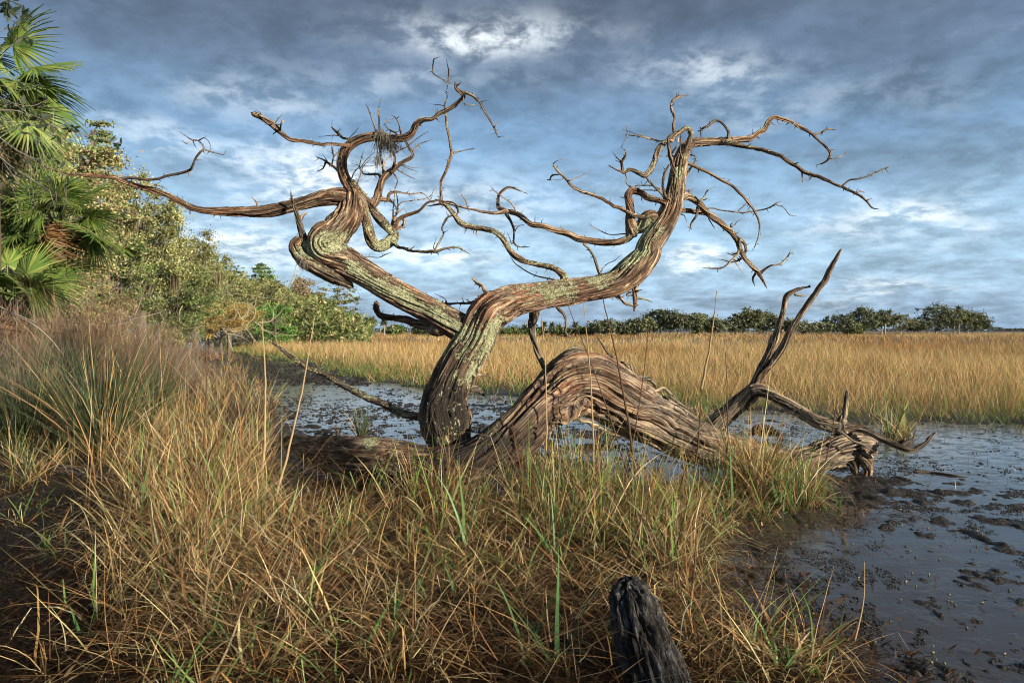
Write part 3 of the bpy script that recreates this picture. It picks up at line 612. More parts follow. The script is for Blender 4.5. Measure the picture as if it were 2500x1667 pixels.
 ('t', None, 'mid', -0.3, DKW, ('D', (520, 350, 6), (480, 345, 9), (440, 318, 9), (370, 275, 11), (356, 240, 11), (365, 160, 11), (375, 145, 7), (418, 130, 3))),
 ('t', None, 'mid', 0.2, GY, ('D', (458, 533, 8), (400, 525, 6), (330, 517, 2))),
 ('t', None, 'midx', 0.1, DKW, ('D', (545, 1355, 16), (568, 1390, 15), (552, 1425, 5))),
 ('t', None, 'mid', 0.2, GY, ('D', (540, 1425, 16), (490, 1440, 12), (455, 1490, 12), (425, 1555, 4))),
 ('t', None, 'mid', 0.1, LI, ('D', (420, 1335, 20), (380, 1345, 14), (310, 1358, 5))),
 ('t', None, 'midx', 0.0, GY, ('D', (645, 1375, 12), (632, 1320, 11), (600, 1265, 9), (590, 1252, 3))),
 ('b', 'tipr', 'left', -0.2, GY, ('D', (620, 425, 26), (650, 435, 24), (700, 460, 22), (760, 530, 18), (800, 600, 17), (840, 680, 14), (870, 740, 13), (897, 800, 7))),
 ('t', None, 'tipr', 0.0, GY, ('D', (893, 790, 6), (925, 782, 5), (968, 787, 2))),
 ('t', None, 'tipr', 0.1, GY, ('D', (862, 715, 9), (885, 675, 6), (917, 660, 2))),
 ('t', None, 'tipr', 0.2, GY, ('D', (612, 513, 9), (680, 523, 6), (760, 535, 4))),
 ('t', None, 'tipr', 0.0, GY, ('D', (755, 500, 7), (800, 490, 3))),
 ('t', None, 'left', 0.0, DKW, ('D', (560, 365, 14), (592, 338, 4))),
 # P branch, and the loop on the right limb
 ('b', 'P', 'right', 0.2, (0.35, 0.1, 0.0, 0.35), ('E', (960, 1120, 130), (900, 1180, 115), (830, 1215, 90), (770, 1285, 66), (700, 1312, 62), (600, 1317, 62), (480, 1305, 62), (380, 1285, 60), (280, 1245, 56), (180, 1215, 54), (80, 1180, 50)), ('D', (1175, 1506, 46), (1130, 1480, 45), (1070, 1430, 46), (1010, 1405, 48), (955, 1395, 46), (900, 1370, 40), (893, 1320, 33), (900, 1260, 29), (940, 1218, 26), (990, 1200, 20), (1050, 1220, 17), (1100, 1245, 13), (1138, 1257, 4))),
 ('b', 'loop', 'P', -0.15, (0.55, 0.1, 0, 0.2), ('E', (815, 1220, 90), (805, 1130, 84), (800, 1060, 76), (788, 980, 70), (785, 925, 68), (820, 892, 62), (885, 908, 56), (950, 950, 55), (1010, 970, 50), (1085, 1000, 50))),
 ('b', 'pt1', 'P', 0.0, BR, ('D', (1045, 1405, 14), (1010, 1340, 13), (950, 1295, 10), (880, 1245, 9), (828, 1188, 4))),
 ('b', 'pt2', 'P', 0.2, LI, ('D', (960, 1420, 30), (1000, 1490, 26), (1025, 1550, 22)), ('G', (2030, 255, 18), (2030, 310, 19), (2060, 340, 15), (2110, 347, 11), (2165, 345, 3))),
 ('t', None, 'pt2', 0.0, DKW, ('D', (1030, 1560, 11), (1060, 1517, 7), (1110, 1505, 3))),
 ('t', None, 'pt2', 0.0, DKW, ('G', (2010, 320, 9), (1995, 270, 7), (1975, 228, 3))),
 ('b', 'far_l', 'right', -0.4, BR, ('E', (960, 1130, 50), (900, 1112, 40), (830, 1090, 33), (760, 1055, 30), (680, 1020, 29), (600, 980, 28), (500, 930, 28), (420, 900, 28), (330, 858, 26), (288, 810, 24), (240, 768, 22), (190, 710, 20), (175, 668, 15))),
 ('t', None, 'far_l', 0.0, GY, ('E', (175, 668, 8), (210, 645, 5), (285, 634, 2))),
 ('t', None, 'far_l', 0.1, DKW, ('E', (220, 760, 10), (160, 768, 15), (142, 805, 12), (122, 800, 5))),
 ('t', None, 'far_l', -0.1, GY, ('E', (270, 800, 10), (310, 806, 9), (370, 780, 7), (475, 735, 2))),
 ('t', None, 'far_l', 0.0, GY, ('E', (245, 798, 6), (190, 800, 6), (150, 798, 3))),
 ('b', 'hb', 'right', 0.3, GY, ('H', (1210, 290, 20), (1150, 270, 16), (1110, 262, 14), (1010, 235, 12), (930, 190, 11), (860, 140, 9), (818, 80, 3))),
 ('b', 'hc', 'right', 0.1, LI, ('E', (560, 1590, 34), (545, 1550, 28), (512, 1460, 23), (470, 1380, 22), (418, 1325, 21))),
 ('t', None, 'right', 0.3, GY, ('H', (1570, 215, 10), (1620, 150, 9), (1680, 122, 6), (1740, 70, 3))),
 ('t', None, 'P', 0.3, GY, ('E', (780, 1245, 16), (700, 1250, 10), (620, 1250, 9), (540, 1215, 8), (460, 1162, 4))),
 ('b', 'st1', 'right', 0.15, RD, ('H', (640, 400, 40), (620, 370, 32), (595, 340, 29), (556, 300, 26), (520, 265, 20))),
 ('b', 'st2', 'right', 0.4, DKW, ('H', (600, 470, 60), (560, 455, 44), (480, 462, 28), (400, 470, 24), (300, 475, 22), (245, 470, 10))),
 ('t', None, 'st2', 0.1, GY, ('H', (300, 470, 16), (290, 435, 10), (205, 393, 3))),
 ('t', None, 'st2', 0.1, GY, ('H', (490, 455, 10), (460, 438, 7), (415, 432, 3))),
 ('b', 'lowr', 'right', -0.2, GY, ('H', (1215, 500, 34), (1265, 565, 27), (1282, 640, 22), (1275, 700, 22), (1298, 735, 18))),
 ('t', None, 'lowr', 0.0, GY, ('H', (1295, 735, 14), (1320, 700, 10), (1330, 662, 3))),
 ('t', None, 'lowr', 0.0, DKW, ('H', (1300, 738, 14), (1265, 742, 9), (1232, 740, 3))),
 ('t', None, 'lowr', 0.1, GY, ('H', (1300, 740, 10), (1338, 752, 4))),
 ('b', 'prop', 'right', 0.5, (0.0, 0.05, 0.1, 1.0), ('H', (1030, 500, 100), (1015, 590, 80), (1003, 640, 70), (1010, 710, 60), (1030, 800, 52), (1060, 900, 50), (1095, 980, 44), (1108, 1015, 26))),
 ('b', 'el1', 'right', 0.3, GY, ('H', (1640, 380, 44), (1690, 410, 34), (1740, 440, 30), (1835, 505, 20))),
 ('b', 'el2', 'right', -0.1, BR, ('H', (1845, 300, 60), (1848, 350, 48), (1855, 440, 42), (1850, 530, 20))),
 ('t', None, 'el2', -0.1, GY, ('H', (1775, 405, 10), (1800, 380, 13), (1850, 375, 16), (1903, 362, 5))),
 ('t', None, 'el2', 0.0, (0.2, 0.5, 0, 0.3), ('H', (1860, 430, 22), (1920, 437, 17), (1985, 458, 5))),
 # top cluster
 ('b', 'top', 'right', -0.5, LI, ('E', (1225, 640, 62), (1245, 570, 50), (1282, 480, 48), (1300, 425, 46), (1268, 382, 44), (1210, 412, 42), (1150, 452, 46), (1080, 502, 48), (1025, 565, 50), (1000, 650, 50), (972, 720, 48), (930, 768, 44), (870, 755, 40), (800, 725, 36), (745, 745, 32), (735, 690, 28), (735, 650, 25), (762, 600, 18), (755, 570, 12), (725, 545, 4))),
 ('t', None, 'top', 0.0, GY, ('E', (750, 745, 20), (700, 725, 15), (660, 705, 12), (622, 683, 5))),
 ('t', None, 'top', 0.0, DKW, ('E', (730, 655, 14), (700, 630, 10), (662, 582, 4))),
 ('t', None, 'top', 0.0, DKW, ('E', (728, 665, 8), (680, 643, 4))),
 ('b', 'ver', 'top', 0.3, BR, ('E', (1140, 480, 36), (1160, 420, 27), (1155, 350, 23), (1168, 290, 24), (1140, 240, 22), (1135, 190, 22), (1152, 150, 22), (1190, 125, 22), (1240, 115, 12), (1295, 103, 2))),
 ('t', None, 'ver', 0.0, GY, ('E', (1192, 122, 12), (1178, 88, 3))),
 ('b', 'c1', 'right', -0.35, BR, ('E', (1195, 790, 50), (1150, 690, 36), (1126, 600, 33), (1115, 530, 31), (1110, 462, 20))),
 ('t', None, 'top', 0.3, GY, ('E', (1100, 490, 15), (1000, 478, 13), (900, 450, 12), (765, 432, 9))),
 ('t', None, 'top', 0.3, GY, ('E', (1080, 495, 10), (960, 460, 8), (880, 438, 6), (800, 412, 5), (735, 390, 2))),
 ('t', None, 'top', 0.1, GY, ('E', (780, 432, 7), (772, 400, 6), (770, 348, 2))),
 ('b', 'c2', 'right', -0.3, BR, ('E', (1140, 1000, 34), (1128, 975, 28), (1090, 930, 26), (1070, 870, 24), (1065, 800, 23), (1090, 740, 22), (1120, 685, 18))),
 ('b', 'c3', 'right', -0.1, GY, ('E', (1095, 970, 28), (1075, 935, 24), (1020, 880, 20), (960, 820, 20), (928, 765, 16))),
 ('t', None, 'c3', 0.2, GY, ('E', (1050, 885, 12), (980, 850, 10), (890, 852, 10), (820, 858, 8))),
 ('t', None, 'c3', 0.2, GY, ('E', (1060, 900, 10), (1000, 890, 9), (880, 888, 7))),
 ('t', None, 'loop', 0.1, GY, ('E', (825, 875, 16), (790, 850, 12), (768, 820, 9), (772, 765, 2))),
 ('t', None, 'c3', 0.1, GY, ('E', (905, 850, 6), (890, 808, 3))),
 ('t', None, 'right', -0.3, GY, ('E', (1235, 720, 12), (1225, 620, 10), (1210, 560, 12), (1218, 430, 8))),
 ('t', None, 'right', -0.3, GY, ('E', (1140, 600, 14), (1180, 530, 12), (1200, 460, 9))),
 ('t', None, 'right', 0.1, DKW, ('E', (1245, 790, 20), (1290, 720, 18), (1330, 660, 16), (1333, 610, 12), (1290, 595, 10))),
 ('b', 'archr', 'right', -0.2, DKW, ('E', (1603, 480, 30), (1603, 410, 25), (1565, 350, 23), (1500, 318, 24), (1440, 358, 21), (1388, 398, 18), (1384, 455, 12))),
 ('t', None, 'archr', 0.0, DKW, ('E', (1390, 400, 12), (1368, 362, 3))),
 ('b', 'fr', 'right', -0.6, (0.35, 0.3, 0, 0.4), ('F', (700, 485, 58), (770, 505, 50), (900, 527, 38), (1000, 545, 35), (1100, 572, 36), (1190, 605, 37), (1260, 655, 34), (1340, 705, 33), (1400, 740, 31), (1500, 775, 30), (1600, 820, 28), (1700, 860, 27), (1800, 915, 23), (1880, 970, 19), (1940, 1025, 12), (2015, 1040, 2))),
 ('b', 'fr1', 'fr', 0.1, DKW, ('F', (1705, 850, 16), (1760, 805, 13), (1840, 795, 12), (1930, 765, 13), (2030, 720, 11), (2100, 685, 4))),
 ('t', None, 'fr', 0.1, GY, ('F', (1800, 910, 9), (1865, 898, 9), (1888, 910, 2))),
 ('t', None, 'fr', 0.0, DKW, ('F', (1370, 730, 16), (1372, 780, 10), (1381, 832, 3))),
 ('t', None, 'fr', 0.0, DKW, ('F', (1895, 975, 10), (1915, 965, 8), (1942, 952, 3))),
 ('b', 'rt1', 'right', 0.0, DKW, ('F', (1470, 430, 18), (1530, 415, 16), (1590, 388, 15), (1655, 398, 2))),
 ('t', None, 'rt1', 0.0, DKW, ('F', (1580, 392, 9), (1572, 358, 3))),
 ('t', None, 'right', 0.1, GY, ('F', (1590, 630, 6), (1640, 628, 7), (1700, 605, 7), (1740, 575, 2))),
 ('b', 'fb', 'right', -0.3, (0.2, 0.3, 0, 0.5), ('F', (420, 665, 30), (450, 680, 27), (500, 700, 28), (600, 740, 26), (700, 800, 26), (800, 850, 26), (850, 900, 25), (920, 970, 24), (980, 1060, 22), (1015, 1150, 22), (1020, 1210, 18), (1000, 1300, 14), (965, 1395, 4))),
 ('b', 'fl', 'right', 0.5, (0.3, 0.28, 0, 0.45), ('F', (370, 940, 80), (420, 935, 64), (465, 955, 60), (530, 995, 58), (570, 1050, 56), (640, 1110, 56), (720, 1170, 50), (790, 1230, 46), (840, 1300, 46), (870, 1380, 44), (910, 1460, 40), (960, 1510, 38)), ('K', (842, 217, 36), (870, 260, 26), (900, 320, 16), (918, 350, 3))),
 ('b', 'fl1', 'fl', -0.2, GY, ('K', (865, 220, 26), (920, 175, 17), (960, 155, 14), (1020, 150, 14), (1070, 110, 14), (1100, 70, 12), (1135, 58, 3))),
 ('t', None, 'fl', 0.1, DKW, ('K', (830, 215, 22), (800, 258, 18), (800, 290, 12), (815, 325, 4))),
 ('t', None, 'fl1', 0.0, DKW, ('K', (1085, 90, 10), (1110, 35, 3))),
 ('b', 'fl2', 'fl', 0.1, LI, ('F', (850, 1290, 36), (895, 1325, 30), (903, 1390, 25), (870, 1455, 22), (800, 1475, 16), (740, 1465, 10), (675, 1450, 3))),
 ('b', 'fl3', 'fl', -0.2, DKW, ('F', (865, 1340, 26), (832, 1420, 20), (780, 1470, 17), (720, 1520, 15), (640, 1525, 12), (545, 1520, 3))),
 ('t', None, 'fl3', 0.1, DKW, ('F', (830, 1405, 13), (790, 1415, 9), (745, 1395, 2))),
 ('t', None, 'fl3', 0.1, DKW, ('F', (805, 1425, 9), (795, 1390, 3))),
 ('t', None, 'fl2', 0.0, GY, ('F', (825, 1480, 7), (860, 1530, 5), (890, 1580, 2))),
 ('b', 'fm', 'fl', 0.3, GY, ('F', (590, 1040, 18), (640, 1035, 13), (700, 1050, 12), (880, 1070, 12), (1000, 1055, 13), (1100, 1030, 12), (1150, 1000, 12), (1198, 980, 4))),
 ('t', None, 'fm', 0.0, GY, ('F', (1165, 1010, 8), (1220, 1030, 7), (1270, 1090, 7), (1330, 1097, 2))),
 ('t', None, 'fm', 0.0, GY, ('F', (850, 1055, 9), (910, 1000, 8), (948, 943, 4))),
 ('b', 'fs', 'right', 0.4, RD, ('F', (300, 1050, 50), (360, 1055, 46), (450, 1060, 44), (560, 1078, 40), (600, 1085, 30))),
 ('t', None, 'fl', -0.1, DKW, ('F', (515, 1030, 30), (500, 1100, 23), (460, 1160, 19), (442, 1228, 3))),
 ('t', None, 'fs', 0.0, GY, ('F', (350, 1078, 12), (405, 1098, 9), (425, 1148, 3))),
 ('t', None, 'fl', 0.0, DKW, ('F', (605, 1120, 10), (640, 1180, 8), (662, 1212, 2))),
 ('b', 'fn', 'fl', 0.2, (0.1, 0.4, 0.1, 0.5), ('F', (540, 985, 18), (575, 925, 11), (600, 890, 9), (657, 858, 3))),
 ('t', None, 'fn', 0.0, GY, ('F', (565, 970, 10), (595, 958, 8), (617, 966, 3))),
 ('t', None, 'right', 0.3, GY, ('F', (410, 890, 8), (490, 872, 3))),
 ('t', None, 'fl', 0.0, DKW, ('F', (790, 1210, 20), (785, 1170, 14), (800, 1155, 5))),
 ('t', None, 'fl', 0.1, GY, ('F', (805, 1180, 9), (840, 1145, 6), (885, 1118, 2))),
 ('t', None, 'fl', 0.1, GY, ('F', (820, 1250, 10), (872, 1220, 3))),
 # behind the arch
 ('b', 'j1', 'arch', 0.5, GY, ('J', (1340, 430, 30), (1260, 292, 22), (1210, 288, 24), (1150, 230, 21), (1090, 160, 19), (1040, 85, 12))),
 ('b', 'j2', 'arch', 0.35, (0.0, 0.1, 0.1, 1.0), ('J', (1285, 300, 16), (1340, 390, 24), (1420, 460, 30), (1500, 515, 34), (1580, 500, 32), (1680, 590, 30), (1760, 650, 24), (1820, 660, 12))),
 ('b', 'j3', 'arch', 0.5, (0.0, 0.05, 0.0, 1.0), ('J', (860, 720, 50), (960, 780, 42), (1100, 835, 46), (1300, 900, 42), (1430, 940, 34))),
 ('b', 'j4', 'arch', 0.25, (0.0, 0.3, 0.3, 0.9), ('J', (1330, 430, 50), (1380, 410, 44), (1460, 415, 44), (1500, 450, 34), (1515, 485, 16))),
 ('t', None, 'right', 0.4, (0.0, 0.1, 0, 1.0), ('H', (560, 1045, 34), (600, 1055, 22), (640, 1068, 16), (680, 1085, 4))),
 ('t', None, 'right', 0.4, (0.0, 0.2, 0, 1.0), ('H', (520, 1165, 60), (570, 1195, 40), (620, 1225, 14))),
 ('t', None, 'arch', 0.1, (0.1, 0.1, 0, 0.3), ('I', (760, 860, 16), (745, 845, 16), (730, 815, 12), (745, 790, 4))),
]
spur_bag = Bag()
def add_spurs(P, r, n_per_m=11, seed=0):
    rg = np.random.default_rng(seed + 100); seg = np.linalg.norm(np.diff(P, axis=0), axis=1); s = np.concatenate([[0], np.cumsum(seg)])
    for _ in range(int(s[-1] * n_per_m)):
        i = int(np.searchsorted(s, rg.uniform(0.04, s[-1]))); i = min(max(i, 1), len(P) - 2)
        if r[i] > 0.055 or r[i] < 0.003: continue
        T = P[i + 1] - P[i - 1]; T /= np.linalg.norm(T) + 1e-9
        d = rg.normal(size=3); d -= T * (d @ T); d /= np.linalg.norm(d) + 1e-9
        d = d + T * rg.uniform(-0.2, 1.0); d /= np.linalg.norm(d)
        L = rg.uniform(0.012, 0.05) * (1.6 if rg.random() < 0.18 else 1.0); rb = min(r[i] * 0.5, rg.uniform(0.003, 0.007))
        a = P[i]; m = a + d * (r[i] + L * 0.5); e = a + d * (r[i] + L) + rg.normal(size=3) * L * 0.2
        n1 = np.cross(d, [0.3, 0.5, 0.8]); n1 /= np.linalg.norm(n1); n2 = np.cross(d, n1)
        ring = lambda c, q: [c + (n1 * math.cos(k * 2.094) + n2 * math.sin(k * 2.094)) * q for k in range(3)]
        V = np.array(ring(a, rb * 1.4) + ring(m, rb * 0.8) + [e])
        q = np.array([[k, (k + 1) % 3, 3 + (k + 1) % 3, 3 + k] for k in range(3)]); t3 = np.array([[3 + k, 3 + (k + 1) % 3, 6] for k in range(3)])
        tn = np.tile([0.1, 0.12 if rg.random() > 0.25 else 0.6, 0.35, 0.6], (7, 1)).astype(float)
        spur_bag.add(V, [q, t3], tn, V * 1.0)
sd_ = 20
for sp in specs:
    kind, pid, par, dd, tone_ = sp[:5]; rows = Tz(*sp[5:]); sd_ += 1
    pu, pv, pd, pobj, pP, pr = store[par]
    k = int(np.argmin((pu - rows[0][0]) ** 2 + (pv - rows[0][1]) ** 2))
    d0 = pd[k]; n = len(rows)
    L = np.concatenate([[0], np.cumsum(np.hypot(*(np.diff(np.array(rows)[:, :2], axis=0).T)))]); L /= L[-1]
    wav = (fbm(L * 3 + sd_, L * 0, o=2, seed=sd_) - 0.5) * 0.25 * sstep(0.05, 0.4, L)
    dep = d0 + dd * L ** 0.8 + wav
    rr_ = np.array([x[:3] for x in rows]); 
    if n > 4:     # rejoin: tips that end on wood keep their own depth
        pass
    # sink the first point into the parent
    parent = TREE if kind == 'b' else pobj
    nm = 'branch' if kind == 'b' else 'twig'
    if kind == 't' and pobj.parent is not TREE: parent = pobj.parent
    pid_ = pid or ('x%d' % sd_)
    tmp = part(nm, parent, rows, dep, pid_, anchor=(pP[k] + np.array([0, 0.2 * pr[k], 0]), pr[k]), tone=tone_, flute=0.07, twist=2.0, seed=sd_, flare=0.35, res=1.0)
for pid, (pu, pv, pd, ob_, P, r) in store.items():
    if pid in ('arch', 'hump', 'knob'): continue
    add_spurs(P, r, 15, hash(pid) % 1000 if False else len(P))
so_ = spur_bag.build('spurs', WOOD, TREE, base_tree); so_['kind'] = 'stuff'

# ------------------------------------------------------------------ bleached limb and root stump in the water, on the right
base_drift = np.array([*G(2080, 1150)[:2], 0.0])
DRIFT = empty('driftwood_stump', base_drift)
tag(DRIFT, 'grey stump in the water with a bleached forked limb leaning up behind the fallen trunk', 'stump')
base_keep = base_tree; base_tree = base_drift
GB = (0.12, 0.05, 0.0, 0.95)
part('stump', DRIFT, Tz(('L', (780, 930, 190), (930, 900, 230), (1080, 860, 260), (1230, 820, 290), (1340, 825, 300), (1400, 850, 250))), [7.7, 7.68, 7.66, 7.7, 7.75, 7.8], 'stump',
     tone=(0.1, 0.05, 0.1, 0.95), flute=0.12, twist=0.5, seed=61, squash=0.7, jag=0.15, deep=[(R(215), 0.2, 0.3, 0.9, 0.3)])
part('limb', DRIFT, Tz(('K', (440, 1520, 150), (500, 1450, 155), (610, 1360, 150), (720, 1265, 145), (800, 1190, 135), (840, 1110, 110), (880, 1000, 90), (930, 900, 76), (975, 780, 70), (1008, 680, 60), (1040, 560, 50), (1058, 460, 48), (1085, 400, 46), (1150, 362, 40), (1200, 345, 26), (1270, 330, 4))),
     np.linspace(8.4, 7.9, 16), 'dl', tone=(0.15, 0.02, 0.05, 1.0), flute=0.12, twist=0.6, seed=62, deep=[(R(200), 0.12, 0, 0.8, 0.16)])
part('limb', DRIFT, Tz(('K', (830, 1130, 90), (870, 1050, 76), (960, 950, 62), (1050, 820, 60), (1110, 700, 56), (1200, 550, 50), (1290, 420, 50), (1370, 310, 50), (1450, 160, 42), (1522, 35, 26))),
     np.linspace(8.2, 7.5, 10), 'dr', tone=(0.25, 0.08, 0.10, 0.7), flute=0.10, twist=0.6, seed=63)
part('root', DRIFT, Tz(('K', (780, 1190, 100), (850, 1185, 110), (950, 1222, 100), (1080, 1290, 95), (1200, 1370, 100)), ('L', (964, 581, 105), (1050, 620, 112), (1170, 650, 105), (1320, 650, 70), (1450, 700, 60), (1580, 770, 55), (1700, 818, 54), (1780, 830, 50), (1870, 780, 42), (1920, 720, 34), (1958, 688, 12))),
     [8.15, 8.12, 8.05, 7.95, 7.85, 7.75, 7.7, 7.65, 7.6, 7.5, 7.4, 7.3, 7.3, 7.35, 7.4, 7.4], 'dt', tone=(0.05, 0.03, 0.25, 0.95), flute=0.14, twist=0.8, seed=64, deep=[(R(180), 0.12, 0, 1, 0.16)])
for rows, tn_, dd in (((('L', (1330, 850, 110), (1390, 920, 110), (1410, 990, 80), (1400, 1060, 50))), (0.3, 0, 0.4, 0.4), 7.6), ((('L', (1270, 880, 90), (1290, 950, 80), (1300, 1030, 50))), (0.1, 0, 0.8, 0.4), 7.65), ((('L', (1190, 690, 120), (1190, 610, 90), (1212, 540, 52), (1226, 450, 48), (1235, 370, 34), (1230, 333, 8))), (0, 0.1, 0, 1.1), 7.65),
                  ((('L', (1150, 660, 30), (1190, 690, 22), (1280, 752, 22), (1380, 800, 19), (1448, 838, 8))), (0, 0, 0.5, 0.9), 7.4),
                  ((('L', (1630, 800, 40), (1690, 770, 40), (1700, 740, 12))), (0, 0, 0.8, 0.5), 7.5),
                  ((('L', (1680, 800, 36), (1720, 765, 26), (1790, 755, 8))), (0, 0, 0.8, 0.5), 7.45)):
    r3 = Tz(rows); part('root', DRIFT, r3, [dd] * len(r3), 'z%d' % len(store), tone=tn_, flute=0.1, seed=66)
for rows, dd in (((('K', (1140, 400, 20), (1200, 410, 16), (1245, 412, 4))), 8.0), ((('K', (1030, 710, 26), (1060, 680, 8))), 7.9), ((('K', (940, 800, 40), (960, 740, 30), (955, 725, 8))), 8.05)):
    r3 = Tz(rows); part('twig', DRIFT, r3, [dd] * len(r3), 'z%d' % len(store), tone=(0, 0, 0, 1.1), seed=67)
base_tree = base_keep

def log_thing(name, label, cat, P4, mat=WOOD, **kw):
    V, Fc, Tn, Gr, P, r, T = tube(P4, **kw); bag = Bag(); bag.add(V, Fc, Tn, Gr)
    o0 = np.array([P4[0][0], P4[0][1], 0.0]); o = bag.build(name, mat, None, o0); o.location = tuple(o0)
    tag(o, label, cat); return o
zones = []
# fissured dark stub close to the camera
b0 = G(1610, 1800)
def up(u, v, Y, wpx): 
    p = W(u, v, Y); return [*p, wpx / 2 / F_PX * Y]
log_thing('tree_stub', 'black fissured stub leaning left in the near foreground', 'stump',
          [up(1655, 1900, 2.75, 215), up(1625, 1760, 2.85, 195), up(1590, 1640, 2.92, 170), up(1562, 1540, 3.0, 142), up(1545, 1475, 3.03, 122), up(1536, 1432, 3.05, 86), up(1530, 1412, 3.05, 40)], CHAR,
          tone=(0, 0, 0.08, 0.8), flute=0.06, twist=0.2, seed=71, res=1.8, jag=0.03, rnd=0.14)
log_thing('driftwood_log', 'black sodden log lying on the mud below the rushes at left', 'log',
          [up(95, 1175, 7.1, 40), up(160, 1168, 7.0, 70), up(240, 1180, 6.8, 62), up(310, 1190, 6.7, 56), up(370, 1200, 6.6, 70), up(420, 1225, 6.4, 60), up(470, 1250, 6.2, 30)], CHAR, tone=(0, 0, 0.5, 0.6), flute=0.2, seed=72, squash=0.8)
log_thing('driftwood_log', 'low black log nearest the camera at left, half sunk in mud', 'log',
          [up(120, 1235, 6.3, 30), up(200, 1228, 6.3, 60), up(290, 1240, 6.2, 66), up(380, 1250, 6.1, 60), up(440, 1262, 6.0, 24)], CHAR, tone=(0, 0, 0.5, 0.6), flute=0.2, seed=73, squash=0.8)
log_thing('wood_chunk', 'short grey chunk of wood awash in the channel right of the stump', 'driftwood',
          [up(2186, 1166, 7.55, 10), up(2200, 1176, 7.45, 26), up(2225, 1188, 7.3, 28), up(2248, 1196, 7.2, 12)], WOOD, tone=(0, 0, 0.3, 1), flute=0.15, seed=74)
log_thing('branch_piece', 'thin dark stick floating beside mud clumps in the channel', 'stick',
          [up(2230, 1150, 7.8, 4), up(2270, 1153, 7.75, 6), up(2320, 1158, 7.6, 5), up(2365, 1165, 7.5, 2)], WOOD, tone=(0, 0, 0.7, 0.6), seed=75)
log_thing('driftwood_chunk', 'small black snag in the channel behind the fallen trunk', 'driftwood',
          [up(1835, 1058, 10.2, 10), up(1850, 1050, 10.2, 30), up(1880, 1052, 10.1, 26), up(1905, 1062, 10.0, 12)], CHAR, tone=(0, 0, 0.5, 0.6), flute=0.2, seed=76)
log_thing('bark_piece', 'curled brown bark piece half hidden in the grass tangle', 'bark',
          [up(1150, 1352, 4.95, 16), up(1175, 1338, 4.95, 34), up(1205, 1333, 4.95, 40), up(1228, 1348, 4.9, 30), up(1236, 1368, 4.85, 16)], WOOD, tone=(0.6, 0.4, 0, 0.2), flute=0.1, seed=77)
# ------------------------------------------------------------------ grasses
def blades(base, H, lean, yaw, bend, width, c0, c1, nseg=5, kink=0.0, kinkang=1.2, seed=0, floor=0.02, taper=1.6):
    """base (n,3); H length; lean start angle from vertical; yaw lean direction; bend total extra angle. returns verts, quads, cols"""
    rg = np.random.default_rng(seed); n = len(base)
    th = np.array(lean, float).copy(); p = base.copy(); ds = (H / nseg)
    kseg = np.where(rg.random(n) < kink, rg.integers(1, nseg + 1, n), 99)
    dirx, diry = np.cos(yaw), np.sin(yaw)
    fy = yaw + math.pi / 2 + rg.normal(0, 0.9, n); sxv, syv = np.cos(fy), np.sin(fy)
    out = np.empty((n, nseg + 1, 2, 3)); col = np.empty((n, nseg + 1, 2, 3))
    yw = np.array(yaw, float).copy()
    for i in range(nseg + 1):
        t = i / nseg; wv_ = width * (1 - t ** taper * 0.93) * 0.5
        out[:, i, 0] = p - np.stack([sxv * wv_, syv * wv_, 0 * wv_], -1)
        out[:, i, 1] = p + np.stack([sxv * wv_, syv * wv_, 0 * wv_], -1)
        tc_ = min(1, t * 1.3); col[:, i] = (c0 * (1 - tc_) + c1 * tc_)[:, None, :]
        if i < nseg:
            th = th + bend / nseg + np.where(kseg == i + 1, kinkang * rg.uniform(0.6, 1.4, n), 0)
            yw = yw + rg.normal(0, 0.12, n)
            p = p + np.stack([np.sin(th) * np.cos(yw) * ds, np.sin(th) * np.sin(yw) * ds, np.cos(th) * ds], -1)
            p[:, 2] = np.maximum(p[:, 2], base[:, 2] + floor + 0.03 * rg.random(n))
    V = out.reshape(-1, 3); ii = np.arange(n)[:, None] * (2 * (nseg + 1)) + (np.arange(nseg) * 2)[None]
    ii = ii.reshape(-1); Q = np.stack([ii, ii + 1, ii + 3, ii + 2], -1)
    return V, Q, col.reshape(-1, 3)
class Heap:
    def __init__(s): s.V = []; s.Q = []; s.C = []; s.n = 0
    def add(s, V, Q, C): s.V.append(V); s.Q.append(Q + s.n); s.C.append(C); s.n += len(V)
    def build(s, name, mat, label, cat=None, parent=None, kind='stuff', origin=None):
        V = np.vstack(s.V); V = V - origin if origin is not None else V
        o = mesh_np(name, V, np.vstack(s.Q), mat, parent, np.vstack(s.C))
        if origin is not None and parent is None: o.location = tuple(float(q) for q in origin)
        return tag(o, label, cat, None, kind)
def pick(cols, n, rg, var=0.18):
    cols = np.array(cols, float); w_ = rg.integers(0, len(cols), n)
    return np.clip(cols[w_] * (1 + rg.normal(0, var, (n, 1))) * (1 + rg.normal(0, 0.05, (n, 3))), 0.005, 0.9)
STRAW = [(0.68, 0.49, 0.23), (0.56, 0.37, 0.16), (0.78, 0.62, 0.36), (0.46, 0.26, 0.10), (0.62, 0.44, 0.22), (0.20, 0.11, 0.05), (0.34, 0.19, 0.08)]
GOLD = [(0.62, 0.42, 0.19), (0.55, 0.35, 0.15), (0.72, 0.53, 0.28), (0.40, 0.24, 0.10), (0.58, 0.38, 0.17)]
GREEN = [(0.10, 0.19, 0.045), (0.14, 0.24, 0.055), (0.09, 0.15, 0.05), (0.20, 0.28, 0.07)]
BRIGHT = [(0.22, 0.36, 0.08), (0.17, 0.30, 0.09), (0.26, 0.38, 0.14)]
BROWN = [(0.16, 0.09, 0.04), (0.22, 0.12, 0.05), (0.12, 0.07, 0.035)]
rg = np.random.default_rng(11)
